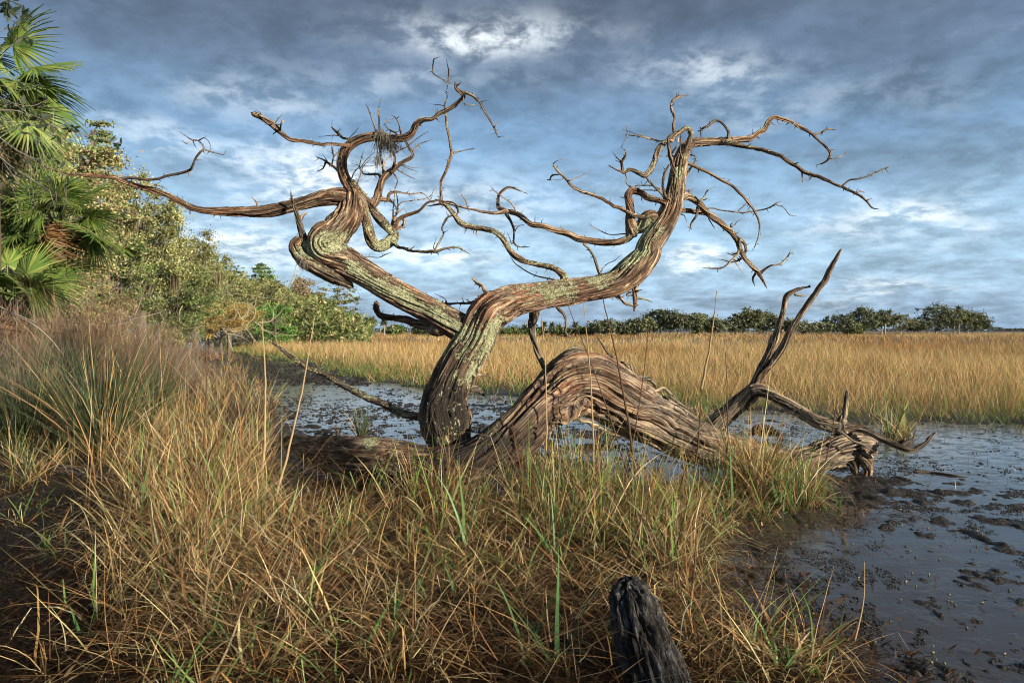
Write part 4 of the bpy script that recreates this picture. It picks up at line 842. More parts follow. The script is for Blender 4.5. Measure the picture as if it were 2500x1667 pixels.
# --- marsh field beyond the channel
field = Heap()
def field_band(y0, y1, n, hmean, wd, seed, xr=0.80):
    rg = np.random.default_rng(seed)
    y = np.sqrt(rg.uniform(y0 ** 2, y1 ** 2, n)); x = y * rg.uniform(-xr, xr, n)
    _, sb, sm = ground(x, y, True)
    dens = fbm(x * 0.5, y * 0.5, o=3, seed=41)
    keep = (sm > 0.05) & (sb < 0.3) & (rg.random(n) < 0.55 + 1.4 * (dens - 0.38)); x, y, sm = x[keep], y[keep], sm[keep]
    z = ground(x, y); n = len(x)
    edge = sstep(2.6, 0.2, sm)
    patch = fbm(x * 0.22, y * 0.10, o=3, seed=43); rust = sstep(0.45, 0.65, fbm(x * 0.12, y * 0.05, o=3, seed=44))
    H = hmean * (0.68 + 0.6 * patch) * rg.uniform(0.65, 1.2, n) * (1 - 0.40 * edge)
    c1 = pick(GOLD, n, rg, 0.2); c1 = c1 * (0.78 + 0.45 * patch[:, None]) * (1 - 0.35 * rust[:, None] * np.array([0.6, 1.0, 1.2]))
    c0 = c1 * 0.75 + np.array([0.02, 0.02, 0.0])
    g = pick(GREEN, n, rg)
    gm = (rg.random(n) < 0.10 + 0.72 * edge * (0.45 + 0.9 * fbm(x * 0.35, y * 0.35, o=2, seed=45)))[:, None]
    c0 = np.where(gm, g * 0.9, c0); c1 = np.where(gm, g * 1.1 + c1 * 0.12, c1)
    V, Q, C = blades(np.stack([x, y, z - 0.02], -1), H, np.abs(rg.normal(0.12, 0.14, n)) + 0.25 * edge * rg.random(n), rg.uniform(0, 6.28, n),
                     rg.uniform(0.1, 1.1, n) * (1 + edge * 0.8), wd * rg.uniform(0.6, 1.3, n), c0, c1, 3 if y0 > 24 else 4, kink=0.25, seed=seed + 1)
    field.add(V, Q, C)
field_band(9, 17, 42000, 0.72, 0.009, 101, 0.85)
field_band(17, 30, 62000, 0.76, 0.015, 102)
field_band(30, 60, 95000, 0.78, 0.022, 103)
field_band(60, 240, 90000, 0.80, 0.065, 104)
tone_f = field.build('marsh_grass', GRASS, 'golden marsh grass flat stretching beyond the channel to the far trees')

# --- the near bank: tussocks given as patches (u v of the foot, spread, tussocks, blades each, height, green share)
def tuss(heap, u, v, su, sv, nt, nb, h0, h1, green=0.1, seed=0, spread=0.07, lean=0.25, bend=0.9, wd=0.0045, kink=0.25, pal=STRAW, nseg=6, gpal=BRIGHT, bankonly=True):
    nt = int(nt * 0.72); nb = int(nb * 0.5) if v < 1230 else int(nb * (0.40 if v < 1380 or u < 600 else 0.30)); h0 *= 1.05; h1 *= 1.12; green = green * (0.85 if 1250 < u < 2000 and v < 1400 else 0.6); wd = wd * 1.15; lean = lean * 1.35; kink = 0.6; spread = 0.06 if spread == 0.07 else spread
    rg = np.random.default_rng(seed)
    uu = rg.normal(u, su, nt); vv = np.clip(rg.normal(v, sv, nt), 880, 2100); c = G(uu, vv)
    cx, cy = c[:, 0], c[:, 1]
    _, sb, sm = ground(cx, cy, True); ok = (sb > -0.12) if bankonly else np.ones(nt, bool)
    cx, cy = cx[ok], cy[ok]; nt = len(cx)
    if nt == 0: return
    hs = rg.uniform(h0, h1, nt); gs = np.clip(rg.normal(green, 0.12, nt), 0, 0.9)
    k = np.repeat(np.arange(nt), nb); n = len(k)
    a = rg.uniform(0, 6.283, n); rr = np.abs(rg.normal(0, spread, n)); x = cx[k] + np.cos(a) * rr; y = cy[k] + np.sin(a) * rr
    z = ground(x, y)
    H = hs[k] * rg.uniform(0.45, 1.15, n)
    isg = rg.random(n) < gs[k]
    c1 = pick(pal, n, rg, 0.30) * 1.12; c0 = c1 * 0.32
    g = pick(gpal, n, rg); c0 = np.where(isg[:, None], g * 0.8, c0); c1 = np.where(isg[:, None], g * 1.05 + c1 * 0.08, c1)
    tl = np.abs(rg.normal(lean, 0.22, n)); yaw = a + rg.normal(0, 0.9, n)
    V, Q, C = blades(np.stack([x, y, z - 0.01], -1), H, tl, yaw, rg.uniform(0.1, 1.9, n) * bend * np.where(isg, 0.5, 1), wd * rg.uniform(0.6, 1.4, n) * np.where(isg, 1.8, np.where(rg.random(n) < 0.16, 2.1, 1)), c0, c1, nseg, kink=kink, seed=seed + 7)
    heap.add(V, Q, C)
straw = Heap()
S = 200
for (u, v, su, sv, nt, nb, h0, h1, gr, ln, bd) in [
    # left golden stand beside the channel
    (430, 1010, 110, 55, 60, 70, 0.55, 0.95, 0.06, 0.2, 0.8), (560, 980, 60, 45, 30, 60, 0.4, 0.8, 0.05, 0.2, 0.9), (610, 1060, 45, 35, 24, 60, 0.4, 0.75, 0.08, 0.3, 1.0),
    (380, 1120, 90, 45, 42, 70, 0.6, 1.05, 0.06, 0.22, 0.8), (520, 1160, 90, 45, 44, 75, 0.55, 1.0, 0.08, 0.25, 0.9), (600, 1200, 50, 35, 14, 60, 0.4, 0.75, 0.12, 0.3, 1.0),
    (460, 1280, 90, 50, 44, 80, 0.5, 0.95, 0.07, 0.25, 0.9), (560, 1330, 80, 50, 30, 80, 0.45, 0.8, 0.08, 0.3, 1.0), (380, 1420, 80, 60, 30, 70, 0.4, 0.75, 0.1, 0.35, 1.1),
    (460, 1530, 100, 60, 26, 80, 0.35, 0.65, 0.12, 0.35, 1.1), (640, 1480, 110, 60, 34, 70, 0.35, 0.65, 0.15, 0.4, 1.2), (720, 1350, 80, 50, 26, 70, 0.3, 0.5, 0.22, 0.35, 1.1),
    (520, 1680, 170, 50, 22, 70, 0.3, 0.6, 0.14, 0.4, 1.2), (800, 1640, 130, 60, 22, 60, 0.3, 0.5, 0.2, 0.45, 1.2),
    # in front of the root end and along the trunk
    (830, 1320, 110, 25, 10, 40, 0.15, 0.3, 0.4, 0.35, 1.1), (960, 1360, 110, 40, 22, 60, 0.2, 0.4, 0.4, 0.35, 1.1), (1080, 1270, 60, 30, 24, 70, 0.4, 0.75, 0.2, 0.25, 0.9),
    (1200, 1310, 90, 35, 24, 60, 0.25, 0.5, 0.22, 0.3, 1.0), (1180, 1420, 150, 60, 30, 50, 0.25, 0.5, 0.25, 0.4, 1.2), (930, 1500, 120, 60, 24, 55, 0.25, 0.5, 0.22, 0.45, 1.2),
    (1350, 1250, 80, 32, 36, 64, 0.42, 0.76, 0.28, 0.16, 0.6), (1480, 1265, 80, 32, 38, 64, 0.42, 0.78, 0.30, 0.14, 0.6), (1600, 1290, 60, 35, 26, 60, 0.35, 0.66, 0.2, 0.18, 0.7),
    (1420, 1330, 110, 40, 30, 60, 0.35, 0.65, 0.22, 0.25, 0.9), (1620, 1390, 60, 50, 22, 60, 0.35, 0.7, 0.12, 0.3, 1.0), (1370, 1450, 110, 50, 18, 45, 0.25, 0.5, 0.15, 0.4, 1.1),
    (1290, 1140, 30, 12, 12, 60, 0.3, 0.5, 0.6, 0.2, 0.5),
    # stand before the right end of the trunk
    (1815, 1200, 45, 14, 30, 80, 0.45, 0.8, 0.10, 0.16, 0.6), (1890, 1210, 50, 14, 26, 80, 0.35, 0.68, 0.28, 0.18, 0.7), (1970, 1225, 40, 12, 14, 60, 0.25, 0.45, 0.30, 0.25, 0.9), (1710, 1250, 45, 18, 16, 60, 0.25, 0.5, 0.16, 0.2, 0.8),
    (1840, 1250, 90, 14, 20, 50, 0.25, 0.5, 0.35, 0.35, 1.0), (1700, 1320, 40, 40, 16, 60, 0.3, 0.6, 0.1, 0.35, 1.1),
    # lower right corner
    (1760, 1640, 90, 50, 26, 60, 0.3, 0.55, 0.2, 0.35, 1.2), (1900, 1690, 60, 40, 18, 55, 0.3, 0.5, 0.15, 0.4, 1.2), (1660, 1500, 40, 60, 14, 55, 0.3, 0.6, 0.12, 0.35, 1.1), (1950, 1640, 30, 30, 10, 40, 0.25, 0.5, 0.1, 0.3, 1.2),
    # left edge tufts
    (70, 1170, 60, 40, 22, 60, 0.4, 0.75, 0.3, 0.3, 1.0), (30, 1060, 60, 50, 24, 60, 0.5, 0.9, 0.3, 0.25, 0.9), (130, 1080, 60, 40, 20, 60, 0.5, 0.9, 0.25, 0.25, 0.9), (20, 1290, 40, 40, 6, 30, 0.25, 0.45, 0.4, 0.4, 1.1), (220, 1500, 60, 100, 10, 25, 0.3, 0.5, 0.35, 0.4, 1.1),
    (260, 960, 120, 30, 40, 60, 0.5, 0.9, 0.12, 0.25, 0.9), (500, 910, 90, 14, 40, 50, 0.3, 0.6, 0.1, 0.25, 0.9), (330, 900, 110, 20, 40, 50, 0.4, 0.8, 0.1, 0.25, 0.9)]:
    S += 3; tuss(straw, u, v, su, sv, nt, nb, h0, h1, gr, seed=S, lean=ln, bend=bd, wd=0.0056 if v > 1080 else 0.0075, gpal=BRIGHT if S % 2 else GREEN)
# taller thin stems that rise out of the shorter grass
for (u, v, su, sv, nt, nb, h0, h1) in [(1400, 1210, 110, 20, 26, 8, 0.7, 1.05), (1550, 1230, 80, 20, 18, 8, 0.6, 0.95), (1080, 1260, 60, 20, 12, 10, 0.6, 0.9), (500, 1180, 140, 60, 40, 8, 0.9, 1.4), (180, 1030, 130, 30, 60, 14, 0.9, 1.5), (420, 1000, 120, 30, 40, 12, 0.8, 1.3), (1820, 1200, 60, 12, 14, 10, 0.8, 1.1)]:
    S += 3; tuss(straw, u, v, su, sv, nt, nb * 2, h0, h1, 0.02, seed=S, lean=0.10, bend=0.45, wd=0.0042, kink=0.2)
# matted thatch: stems fallen across one another among the tufts
rgt = np.random.default_rng(61); n = 9000; ut = np.concatenate([rgt.normal(480, 150, n // 3), rgt.uniform(250, 1750, n - n // 3)]); vt_ = np.concatenate([rgt.normal(1230, 150, n // 3), rgt.uniform(1180, 1760, n - n // 3)]); vt_ = np.clip(vt_, 930, 1800); c = G(ut, vt_); x, y = c[:, 0], c[:, 1]
_, sb, sm = ground(x, y, True); k = (sb > -0.05) & (rgt.random(n) < 0.25 + 1.2 * fbm(x * 1.8, y * 1.8, o=3, seed=62) ** 1.5); x, y = x[k], y[k]; n = len(x)
cl = pick(STRAW + STRAW[3:] + BROWN, n, rgt, 0.3)
V, Q, C = blades(np.stack([x, y, ground(x, y) + 0.22 * rgt.random(n) ** 1.5], -1), rgt.uniform(0.2, 0.62, n), rgt.uniform(0.7, 1.6, n), rgt.uniform(0, 6.28, n), rgt.uniform(-0.2, 0.9, n), rgt.uniform(0.003, 0.0065, n), cl * 0.8, cl, 5, seed=63, kink=0.4, kinkang=0.6, floor=-0.2)
straw.add(V, Q, C)
# islet of grass off the far edge
tuss(straw, 2195, 1062, 22, 6, 10, 70, 0.4, 0.75, 0.3, seed=900, bankonly=False, wd=0.009, lean=0.2)
tuss(straw, 1700, 1020, 40, 6, 10, 60, 0.4, 0.7, 0.3, seed=903, bankonly=False, wd=0.009, lean=0.2)
tuss(straw, 1290, 1010, 30, 6, 8, 50, 0.25, 0.45, 0.8, seed=906, bankonly=False, wd=0.009, lean=0.3, gpal=GREEN)
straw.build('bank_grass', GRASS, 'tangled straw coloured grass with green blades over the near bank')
# --- fallen thatch and leaf litter on the mud
lit = Heap(); rgl = np.random.default_rng(5); n = 30000
u = rgl.uniform(-60, 2150, n); v = 1000 + 760 * rgl.random(n) ** 0.8; c = G(u, v); x, y = c[:, 0], c[:, 1]; _, sb, sm = ground(x, y, True)
keep = (sb > -0.35) & (rgl.random(n) < 0.25 + 0.75 * sstep(-0.3, 0.6, sb)); x, y = x[keep], y[keep]; n = len(x); z = np.maximum(ground(x, y), 0) + rgl.uniform(0.002, 0.035, n)
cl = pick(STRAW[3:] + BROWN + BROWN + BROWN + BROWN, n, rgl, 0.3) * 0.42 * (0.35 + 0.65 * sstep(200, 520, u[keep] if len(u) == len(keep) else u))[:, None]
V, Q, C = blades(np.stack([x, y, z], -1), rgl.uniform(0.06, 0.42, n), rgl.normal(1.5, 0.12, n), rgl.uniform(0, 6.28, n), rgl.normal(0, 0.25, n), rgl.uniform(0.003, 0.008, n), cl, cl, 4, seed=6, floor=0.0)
lit.add(V, Q, C)
n = 5200; u = rgl.uniform(-60, 2500, n); v = 1050 + 700 * rgl.random(n); c = G(u, v); x, y = c[:, 0], c[:, 1]; _, sb, sm = ground(x, y, True)
keep = (sb > -0.5) | (rgl.random(n) < 0.06); x, y = x[keep], y[keep]; n = len(x); z = np.maximum(ground(x, y), 0.0) + 0.006
cl = pick([(0.15, 0.07, 0.035), (0.10, 0.055, 0.03), (0.22, 0.10, 0.05), (0.06, 0.04, 0.03)], n, rgl, 0.3)
V, Q, C = blades(np.stack([x, y, z], -1), rgl.uniform(0.03, 0.09, n), rgl.normal(1.45, 0.15, n), rgl.uniform(0, 6.28, n), rgl.normal(0, 0.3, n), rgl.uniform(0.008, 0.020, n), cl, cl, 3, seed=9, floor=0.0, taper=2.5)
lit.add(V, Q, C)
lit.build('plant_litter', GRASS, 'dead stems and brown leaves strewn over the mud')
# --- lumps of weed, mud and rafted debris in the channel
rgm = np.random.default_rng(17); Vm = []; Fm = []; nn = 0
ico = np.array([(1, 0, 0), (-1, 0, 0), (0, 1, 0), (0, -1, 0), (0, 0, 1), (0, 0, -1)], float); icf = np.array([(0, 2, 4), (2, 1, 4), (1, 3, 4), (3, 0, 4), (2, 0, 5), (1, 2, 5), (3, 1, 5), (0, 3, 5)])
def clumps(u0, u1, v0, v1, n, s0, s1, thr):
    global nn
    u = rgm.uniform(u0, u1, n); v = rgm.uniform(v0, v1, n); c = G(u, v); x, y = c[:, 0], c[:, 1]
    _, sb, sm = ground(x, y, True)
    k = (sb < 0.1) & (sm < 0.1) & (0.55 * fbm(x * 2.2, y * 1.5, o=4, seed=51) + 0.45 * fbm(x * 11, y * 9, o=3, seed=52) > thr)
    x, y = x[k], y[k]; m = len(x); s = rgm.uniform(s0, s1, m) * (0.5 + rgm.random(m))
    V = ico[None] * rgm.uniform(0.4, 1.4, (m, 6, 1)) * np.stack([s * rgm.uniform(0.6, 2.2, m), s * rgm.uniform(0.6, 1.8, m), s * rgm.uniform(0.15, 1.1, m)], -1)[:, None]
    V = V + np.stack([x, y, np.full(m, 0.002)], -1)[:, None]
    Vm.append(V.reshape(-1, 3)); Fm.append((icf[None] + nn + 6 * np.arange(m)[:, None, None]).reshape(-1, 3)); nn += 6 * m
clumps(1500, 2600, 1180, 1760, 80000, 0.002, 0.006, 0.57); clumps(1950, 2600, 1040, 1250, 26000, 0.003, 0.008, 0.57); clumps(600, 1500, 930, 1100, 34000, 0.007, 0.02, 0.54); clumps(1100, 1950, 1000, 1150, 16000, 0.006, 0.015, 0.55); clumps(450, 900, 860, 940, 14000, 0.02, 0.05, 0.46)
mo = mesh_np('mud_clumps', np.vstack(Vm), np.vstack(Fm), MUD, cols=np.tile([0, 0, 0, 1.0], (nn, 1)), colname='tone'); mo['kind'] = 'stuff'; mo['label'] = 'crumbs of mud and weed breaking the water surface'
# reeds standing in and floating on the water
ree = Heap(); n = 2600; u = rgm.uniform(600, 2600, n); v = rgm.uniform(940, 1200, n); c = G(u, v); x, y = c[:, 0], c[:, 1]; _, sb, sm = ground(x, y, True)
k = (sb < 0) & (sm < 0.1) & (rgm.random(n) < 0.10 + 1.0 * sstep(-1.0, 0.0, sm)); x, y = x[k], y[k]; n = len(x)
cl = pick(BROWN + STRAW[:2], n, rgm, 0.3)
V, Q, C = blades(np.stack([x, y, np.zeros(n)], -1), rgm.uniform(0.03, 0.16, n), np.abs(rgm.normal(0.3, 0.4, n)), rgm.uniform(0, 6.28, n), rgm.uniform(0, 1.5, n), rgm.uniform(0.003, 0.007, n), cl, cl, 3, seed=19, floor=-0.01)
ree.add(V, Q, C); ree.build('reed_stubble', GRASS, 'thin dead reed stubble poking out of the channel')

# --- tall single stalks, each a thing
def stalk(u0, v0, u1, v1, Y0, Y1, wpx, label, col, sag=0.03):
    a = W(u0, v0, Y0); b = W(u1, v1, Y1); a[2] = max(a[2], 0.02); n = 9; t = np.linspace(0, 1, n)[:, None]
    P = a * (1 - t) + b * t; P[:, 0] += np.sin(t[:, 0] * 3.1) * sag; P[:, 1] += np.sin(t[:, 0] * 2.3) * sag
    r = wpx / 2 / F_PX * Y0 * (1 - 0.75 * t[:, 0]) + 0.0008
    V, F_, T_, G_, *_ = tube(np.column_stack([P, r]), seed=3)
    o = mesh_np('grass_stalk', V - a, F_, GRASS, cols=np.tile(col, (len(V), 1)), smooth=True); o.location = tuple(a)
    return tag(o, label, 'grass stalk', 'tall dry grass stalks')
C1 = (0.50, 0.36, 0.19); C2 = (0.13, 0.075, 0.04)
for a in [(1712, 950, 1750, 712, 9.5, 9.2, 7, 'tall straw stalk standing against sky above the right end of the trunk', C1),
          (1680, 1240, 1714, 950, 6.2, 6.3, 6, 'brown lower stalk crossing the right leg of the arch', C2),
          (1555, 1180, 1470, 720, 6.0, 5.9, 7, 'dark stalk rising over the arch to the right limb underside', C2),
          (1540, 1180, 1380, 730, 6.1, 6.2, 4, 'dark stalk leaning left across the crest of the arch', C2),
          (1520, 1200, 1585, 790, 6.0, 6.1, 4, 'thin dark stalk leaning right over the arch', C2),
          (1450, 1240, 1425, 740, 5.9, 6.0, 5, 'pale upright stalk in front of the middle of the arch', C1),
          (1330, 1200, 1322, 770, 6.0, 6.1, 5, 'pale upright stalk in front of the left face of the arch', C1),
          (637, 1240, 637, 780, 6.3, 6.4, 8, 'tall straight pale stalk left of the root end', C1),
          (655, 1330, 765, 775, 5.6, 5.8, 7, 'long pale stalk leaning right across the low bare branch', C1),
          (480, 1290, 498, 790, 5.8, 6.1, 6, 'dark upright stalk in the golden stand at left', C2),
          (1770, 1230, 1772, 860, 6.6, 6.8, 5, 'brown stalk crossing the base of the bleached limb', C2),
          (2005, 1180, 2050, 940, 7.3, 7.4, 4, 'thin brown stalk before the grey stump', C2),
          (1665, 1667, 1700, 1290, 3.6, 3.8, 8, 'dark stalk standing right of the black stub', C2),
          (2085, 1640, 2115, 1375, 3.5, 3.6, 5, 'pale stalk at the lower right water edge', C1),
          (1480, 1560, 1590, 1170, 3.9, 4.2, 8, 'dark stalk leaning right behind the black stub', C2)]: stalk(*a)
# --- broad green shoots in the foreground, each a thing with blades as parts
def shoot(u, v, Y, h, nb, label, seed, wd=0.022, lean=0.25):
    rg = np.random.default_rng(seed); base = W(u, v, Y); base[2] = float(ground(np.array([base[0]]), np.array([base[1]]))[0])
    t = empty('grass_shoot', base); tag(t, label, 'grass shoot', 'broad green grass shoots')
    for i in range(nb):
        cc = pick([(0.10, 0.24, 0.07), (0.16, 0.30, 0.10), (0.24, 0.36, 0.17)], 1, rg, 0.1)
        V, Q, C = blades(np.zeros((1, 3)), np.array([h * rg.uniform(0.55, 1.05)]), np.array([abs(rg.normal(lean, 0.2))]), np.array([rg.uniform(0, 6.28)]), np.array([rg.uniform(0, 0.8)]), np.array([wd * rg.uniform(0.7, 1.2)]), cc * 0.7, cc, 8, seed=seed + i, kink=0.2)
        mesh_np('blade', V, Q, GRASS, t, C)
for i, (u, v, h, nb, lab) in enumerate([(690, 1360, 0.5, 4, 'tall pale green shoot right of the golden stand'), (1140, 1390, 0.75, 4, 'bright green shoot before the arch foot, taller than its neighbours'), (1355, 1400, 0.5, 4, 'yellow green shoot below the arch opening'),
        (1115, 1545, 0.42, 4, 'three bladed shoot alone on bare mud left of the stub'), (965, 1600, 0.45, 4, 'blue green shoot bent over at bottom centre'), (1290, 1690, 0.75, 3, 'straight green shoot at the bottom edge left of the stub'), (1360, 1680, 0.55, 4, 'shoot with brown tips against the left side of the stub'),
        (515, 1660, 0.5, 4, 'green shoot at the bottom edge of the golden tangle'), (245, 1590, 0.35, 3, 'shoot with one blade leaning right on dark mud'), (115, 1400, 0.25, 3, 'small shoot on open mud at far left'), (200, 1640, 0.22, 3, 'lone upright blade by the lower left leaf litter'),
        (1900, 1240, 0.6, 5, 'green shoot at the channel edge with one long blade pointing right'), (2050, 1240, 0.3, 3, 'small drooping shoot standing in the shallow water'), (1780, 1290, 0.35, 4, 'short green shoot before the right end grass'), (960, 1215, 0.35, 3, 'short green shoot against the trunk bark'),
        (1790, 1250, 0.6, 4, 'green shoot rising inside the brown stand at the trunk end'), (1830, 1650, 0.3, 4, 'dull green shoot in the lower right tuft'), (880, 1690, 0.3, 4, 'green tuft at the bottom edge between tangles')]):
    g0 = G(u, v); shoot(u, v, g0[1], h, nb, lab, 300 + 13 * i, wd=0.020 if v > 1300 else 0.024)
# --- snails on mud and stems: one small shell mesh shared
vs = []; fs = []
for i in range(6):
    th = i / 5 * math.pi
    for j in range(8): vs.append((math.sin(th) * math.cos(j * math.pi / 4) * (1 - 0.25 * i / 5), math.sin(th) * math.sin(j * math.pi / 4) * (1 - 0.25 * i / 5), -math.cos(th) * 1.25 + (0.3 if i == 5 else 0)))
for i in range(5):
    for j in range(8): fs.append((i * 8 + j, i * 8 + (j + 1) % 8, (i + 1) * 8 + (j + 1) % 8, (i + 1) * 8 + j))
SN, t, b = newmat('snail_shell'); oi = t.n('ShaderNodeObjectInfo')
t.L.new(t.mix(oi.outputs['Random'], (0.07, 0.065, 0.025), (0.24, 0.21, 0.10)), b.inputs['Base Color']); b.inputs['Roughness'].default_value = 0.35
sn0 = mesh_np('marsh_snail', np.array(vs) * 0.008, np.array(fs), SN, smooth=True)
rs = np.random.default_rng(23); cnt = 0; pts = []
while cnt < 150:
    if rs.random() < 0.72: u, v = rs.uniform(1620, 2480), rs.uniform(1230, 1660)
    else: u, v = rs.uniform(450, 1650), rs.uniform(1380, 1660)
    g0 = G(u, v); x, y = g0[0], g0[1]
    if cnt > 60 and pts and rs.random() < 0.6: q = pts[rs.integers(len(pts))]; x, y = q[0] + rs.normal(0, 0.02), q[1] + rs.normal(0, 0.02)
    else: pts.append((x, y))
    o = sn0 if cnt == 0 else sn0.copy()
    if cnt: COL.objects.link(o)
    z = max(float(ground(np.array([x]), np.array([y]))[0]), 0.0) + 0.006 + (0.06 * rs.random() if u < 1650 else 0)
    o.location = (x, y, z); o.rotation_euler = tuple(rs.uniform(-2, 2, 3)); s_ = rs.uniform(0.6, 1.0); o.scale = (s_, s_, s_)
    tag(o, 'small round olive snail shell resting on dark wet mud', 'snail', 'periwinkle snails scattered over the mud'); cnt += 1
# --- rush clump at left
def rush(u, v, n, h, label, seed, spread=0.16, pal=None, lean=0.28):
    rg = np.random.default_rng(seed); b = G(u, v); hp = Heap()
    a = rg.uniform(0, 6.283, n); rr = spread * np.sqrt(rg.random(n)); base = np.stack([np.cos(a) * rr, np.sin(a) * rr * 0.7, np.full(n, 0.03)], -1)
    dry = rg.random(n) < 0.22
    c = np.where(dry[:, None], pick(STRAW, n, rg) * 0.9, pick(pal or [(0.05, 0.075, 0.032), (0.065, 0.095, 0.035), (0.085, 0.10, 0.05)], n, rg))
    V, Q, C = blades(base, h * rg.uniform(0.5, 1.08, n), np.abs(rg.normal(0, lean, n)) + rr * 1.2, a + rg.normal(0, 0.25, n), rg.uniform(0, 0.45, n) * np.where(dry, 2.2, 1), 0.0095 * rg.uniform(0.6, 1.2, n), c * 0.9, c * 1.25, 6, kink=0.06, seed=seed, taper=3)
    hp.add(V, Q, C); o = mesh_np('rush_clump', np.vstack(hp.V), np.vstack(hp.Q), GRASS, cols=np.vstack(hp.C)); o.location = (b[0], b[1], float(ground(b[:1], b[1:2])[0]))
    tag(o, label, 'rushes', 'rush clumps on the left bank')
rush(250, 1150, 480, 1.6, 'dark green spiky rush clump fanning out behind the black log', 31)
rush(60, 1130, 260, 1.5, 'dark rush clump cut by the left frame edge', 32)
rush(150, 1050, 260, 1.5, 'rush clump behind the largest one, nearer the thicket', 33, lean=0.22)
rush(370, 1060, 260, 1.35, 'thin upright rush clump at the edge of the golden stand', 34, lean=0.16)
rush(880, 1075, 70, 0.55, 'little dark rush tuft by the foot of the standing stem', 35, spread=0.05)
# ------------------------------------------------------------------ trees
def seg_tube(P, r, m=5):
    """light tube for tree limbs: verts, quads"""
    P = np.asarray(P, float); r = np.asarray(r, float); n = len(P); T = np.gradient(P, axis=0); T /= np.linalg.norm(T, axis=1)[:, None] + 1e-9
    A = np.cross(T, [0.31, 0.87, 0.12]); A /= np.linalg.norm(A, axis=1)[:, None] + 1e-9; B = np.cross(T, A)
    ph = np.arange(m) / m * 2 * math.pi
    V = P[:, None] + (A[:, None] * np.cos(ph)[None, :, None] + B[:, None] * np.sin(ph)[None, :, None]) * r[:, None, None]
    ii = np.arange(n * m).reshape(n, m); jj = np.roll(ii, -1, 1)
    return V.reshape(-1, 3), np.stack([ii[:-1], jj[:-1], jj[1:], ii[1:]], -1).reshape(-1, 4)
def leaf_cards(Pc, size, rg, cols, aspect=2.2, tilt=None):
    n = len(Pc); a = rg.normal(size=(n, 3)); a /= np.linalg.norm(a, axis=1)[:, None]; b = rg.normal(size=(n, 3)); b -= a * (a * b).sum(1)[:, None]; b /= np.linalg.norm(b, axis=1)[:, None]
    if tilt is not None: a[:, 2] *= tilt; b[:, 2] *= tilt
    s = (size * rg.uniform(0.6, 1.4, n))[:, None]
    a = a * s * aspect * 0.5; b = b * s * 0.5
    V = np.stack([Pc - a, Pc + b * 0.9 - a * 0.1, Pc + a, Pc - b], 1).reshape(-1, 3)
    Q = np.arange(4 * n).reshape(n, 4); C = np.repeat(cols, 4, 0); return V, Q, C
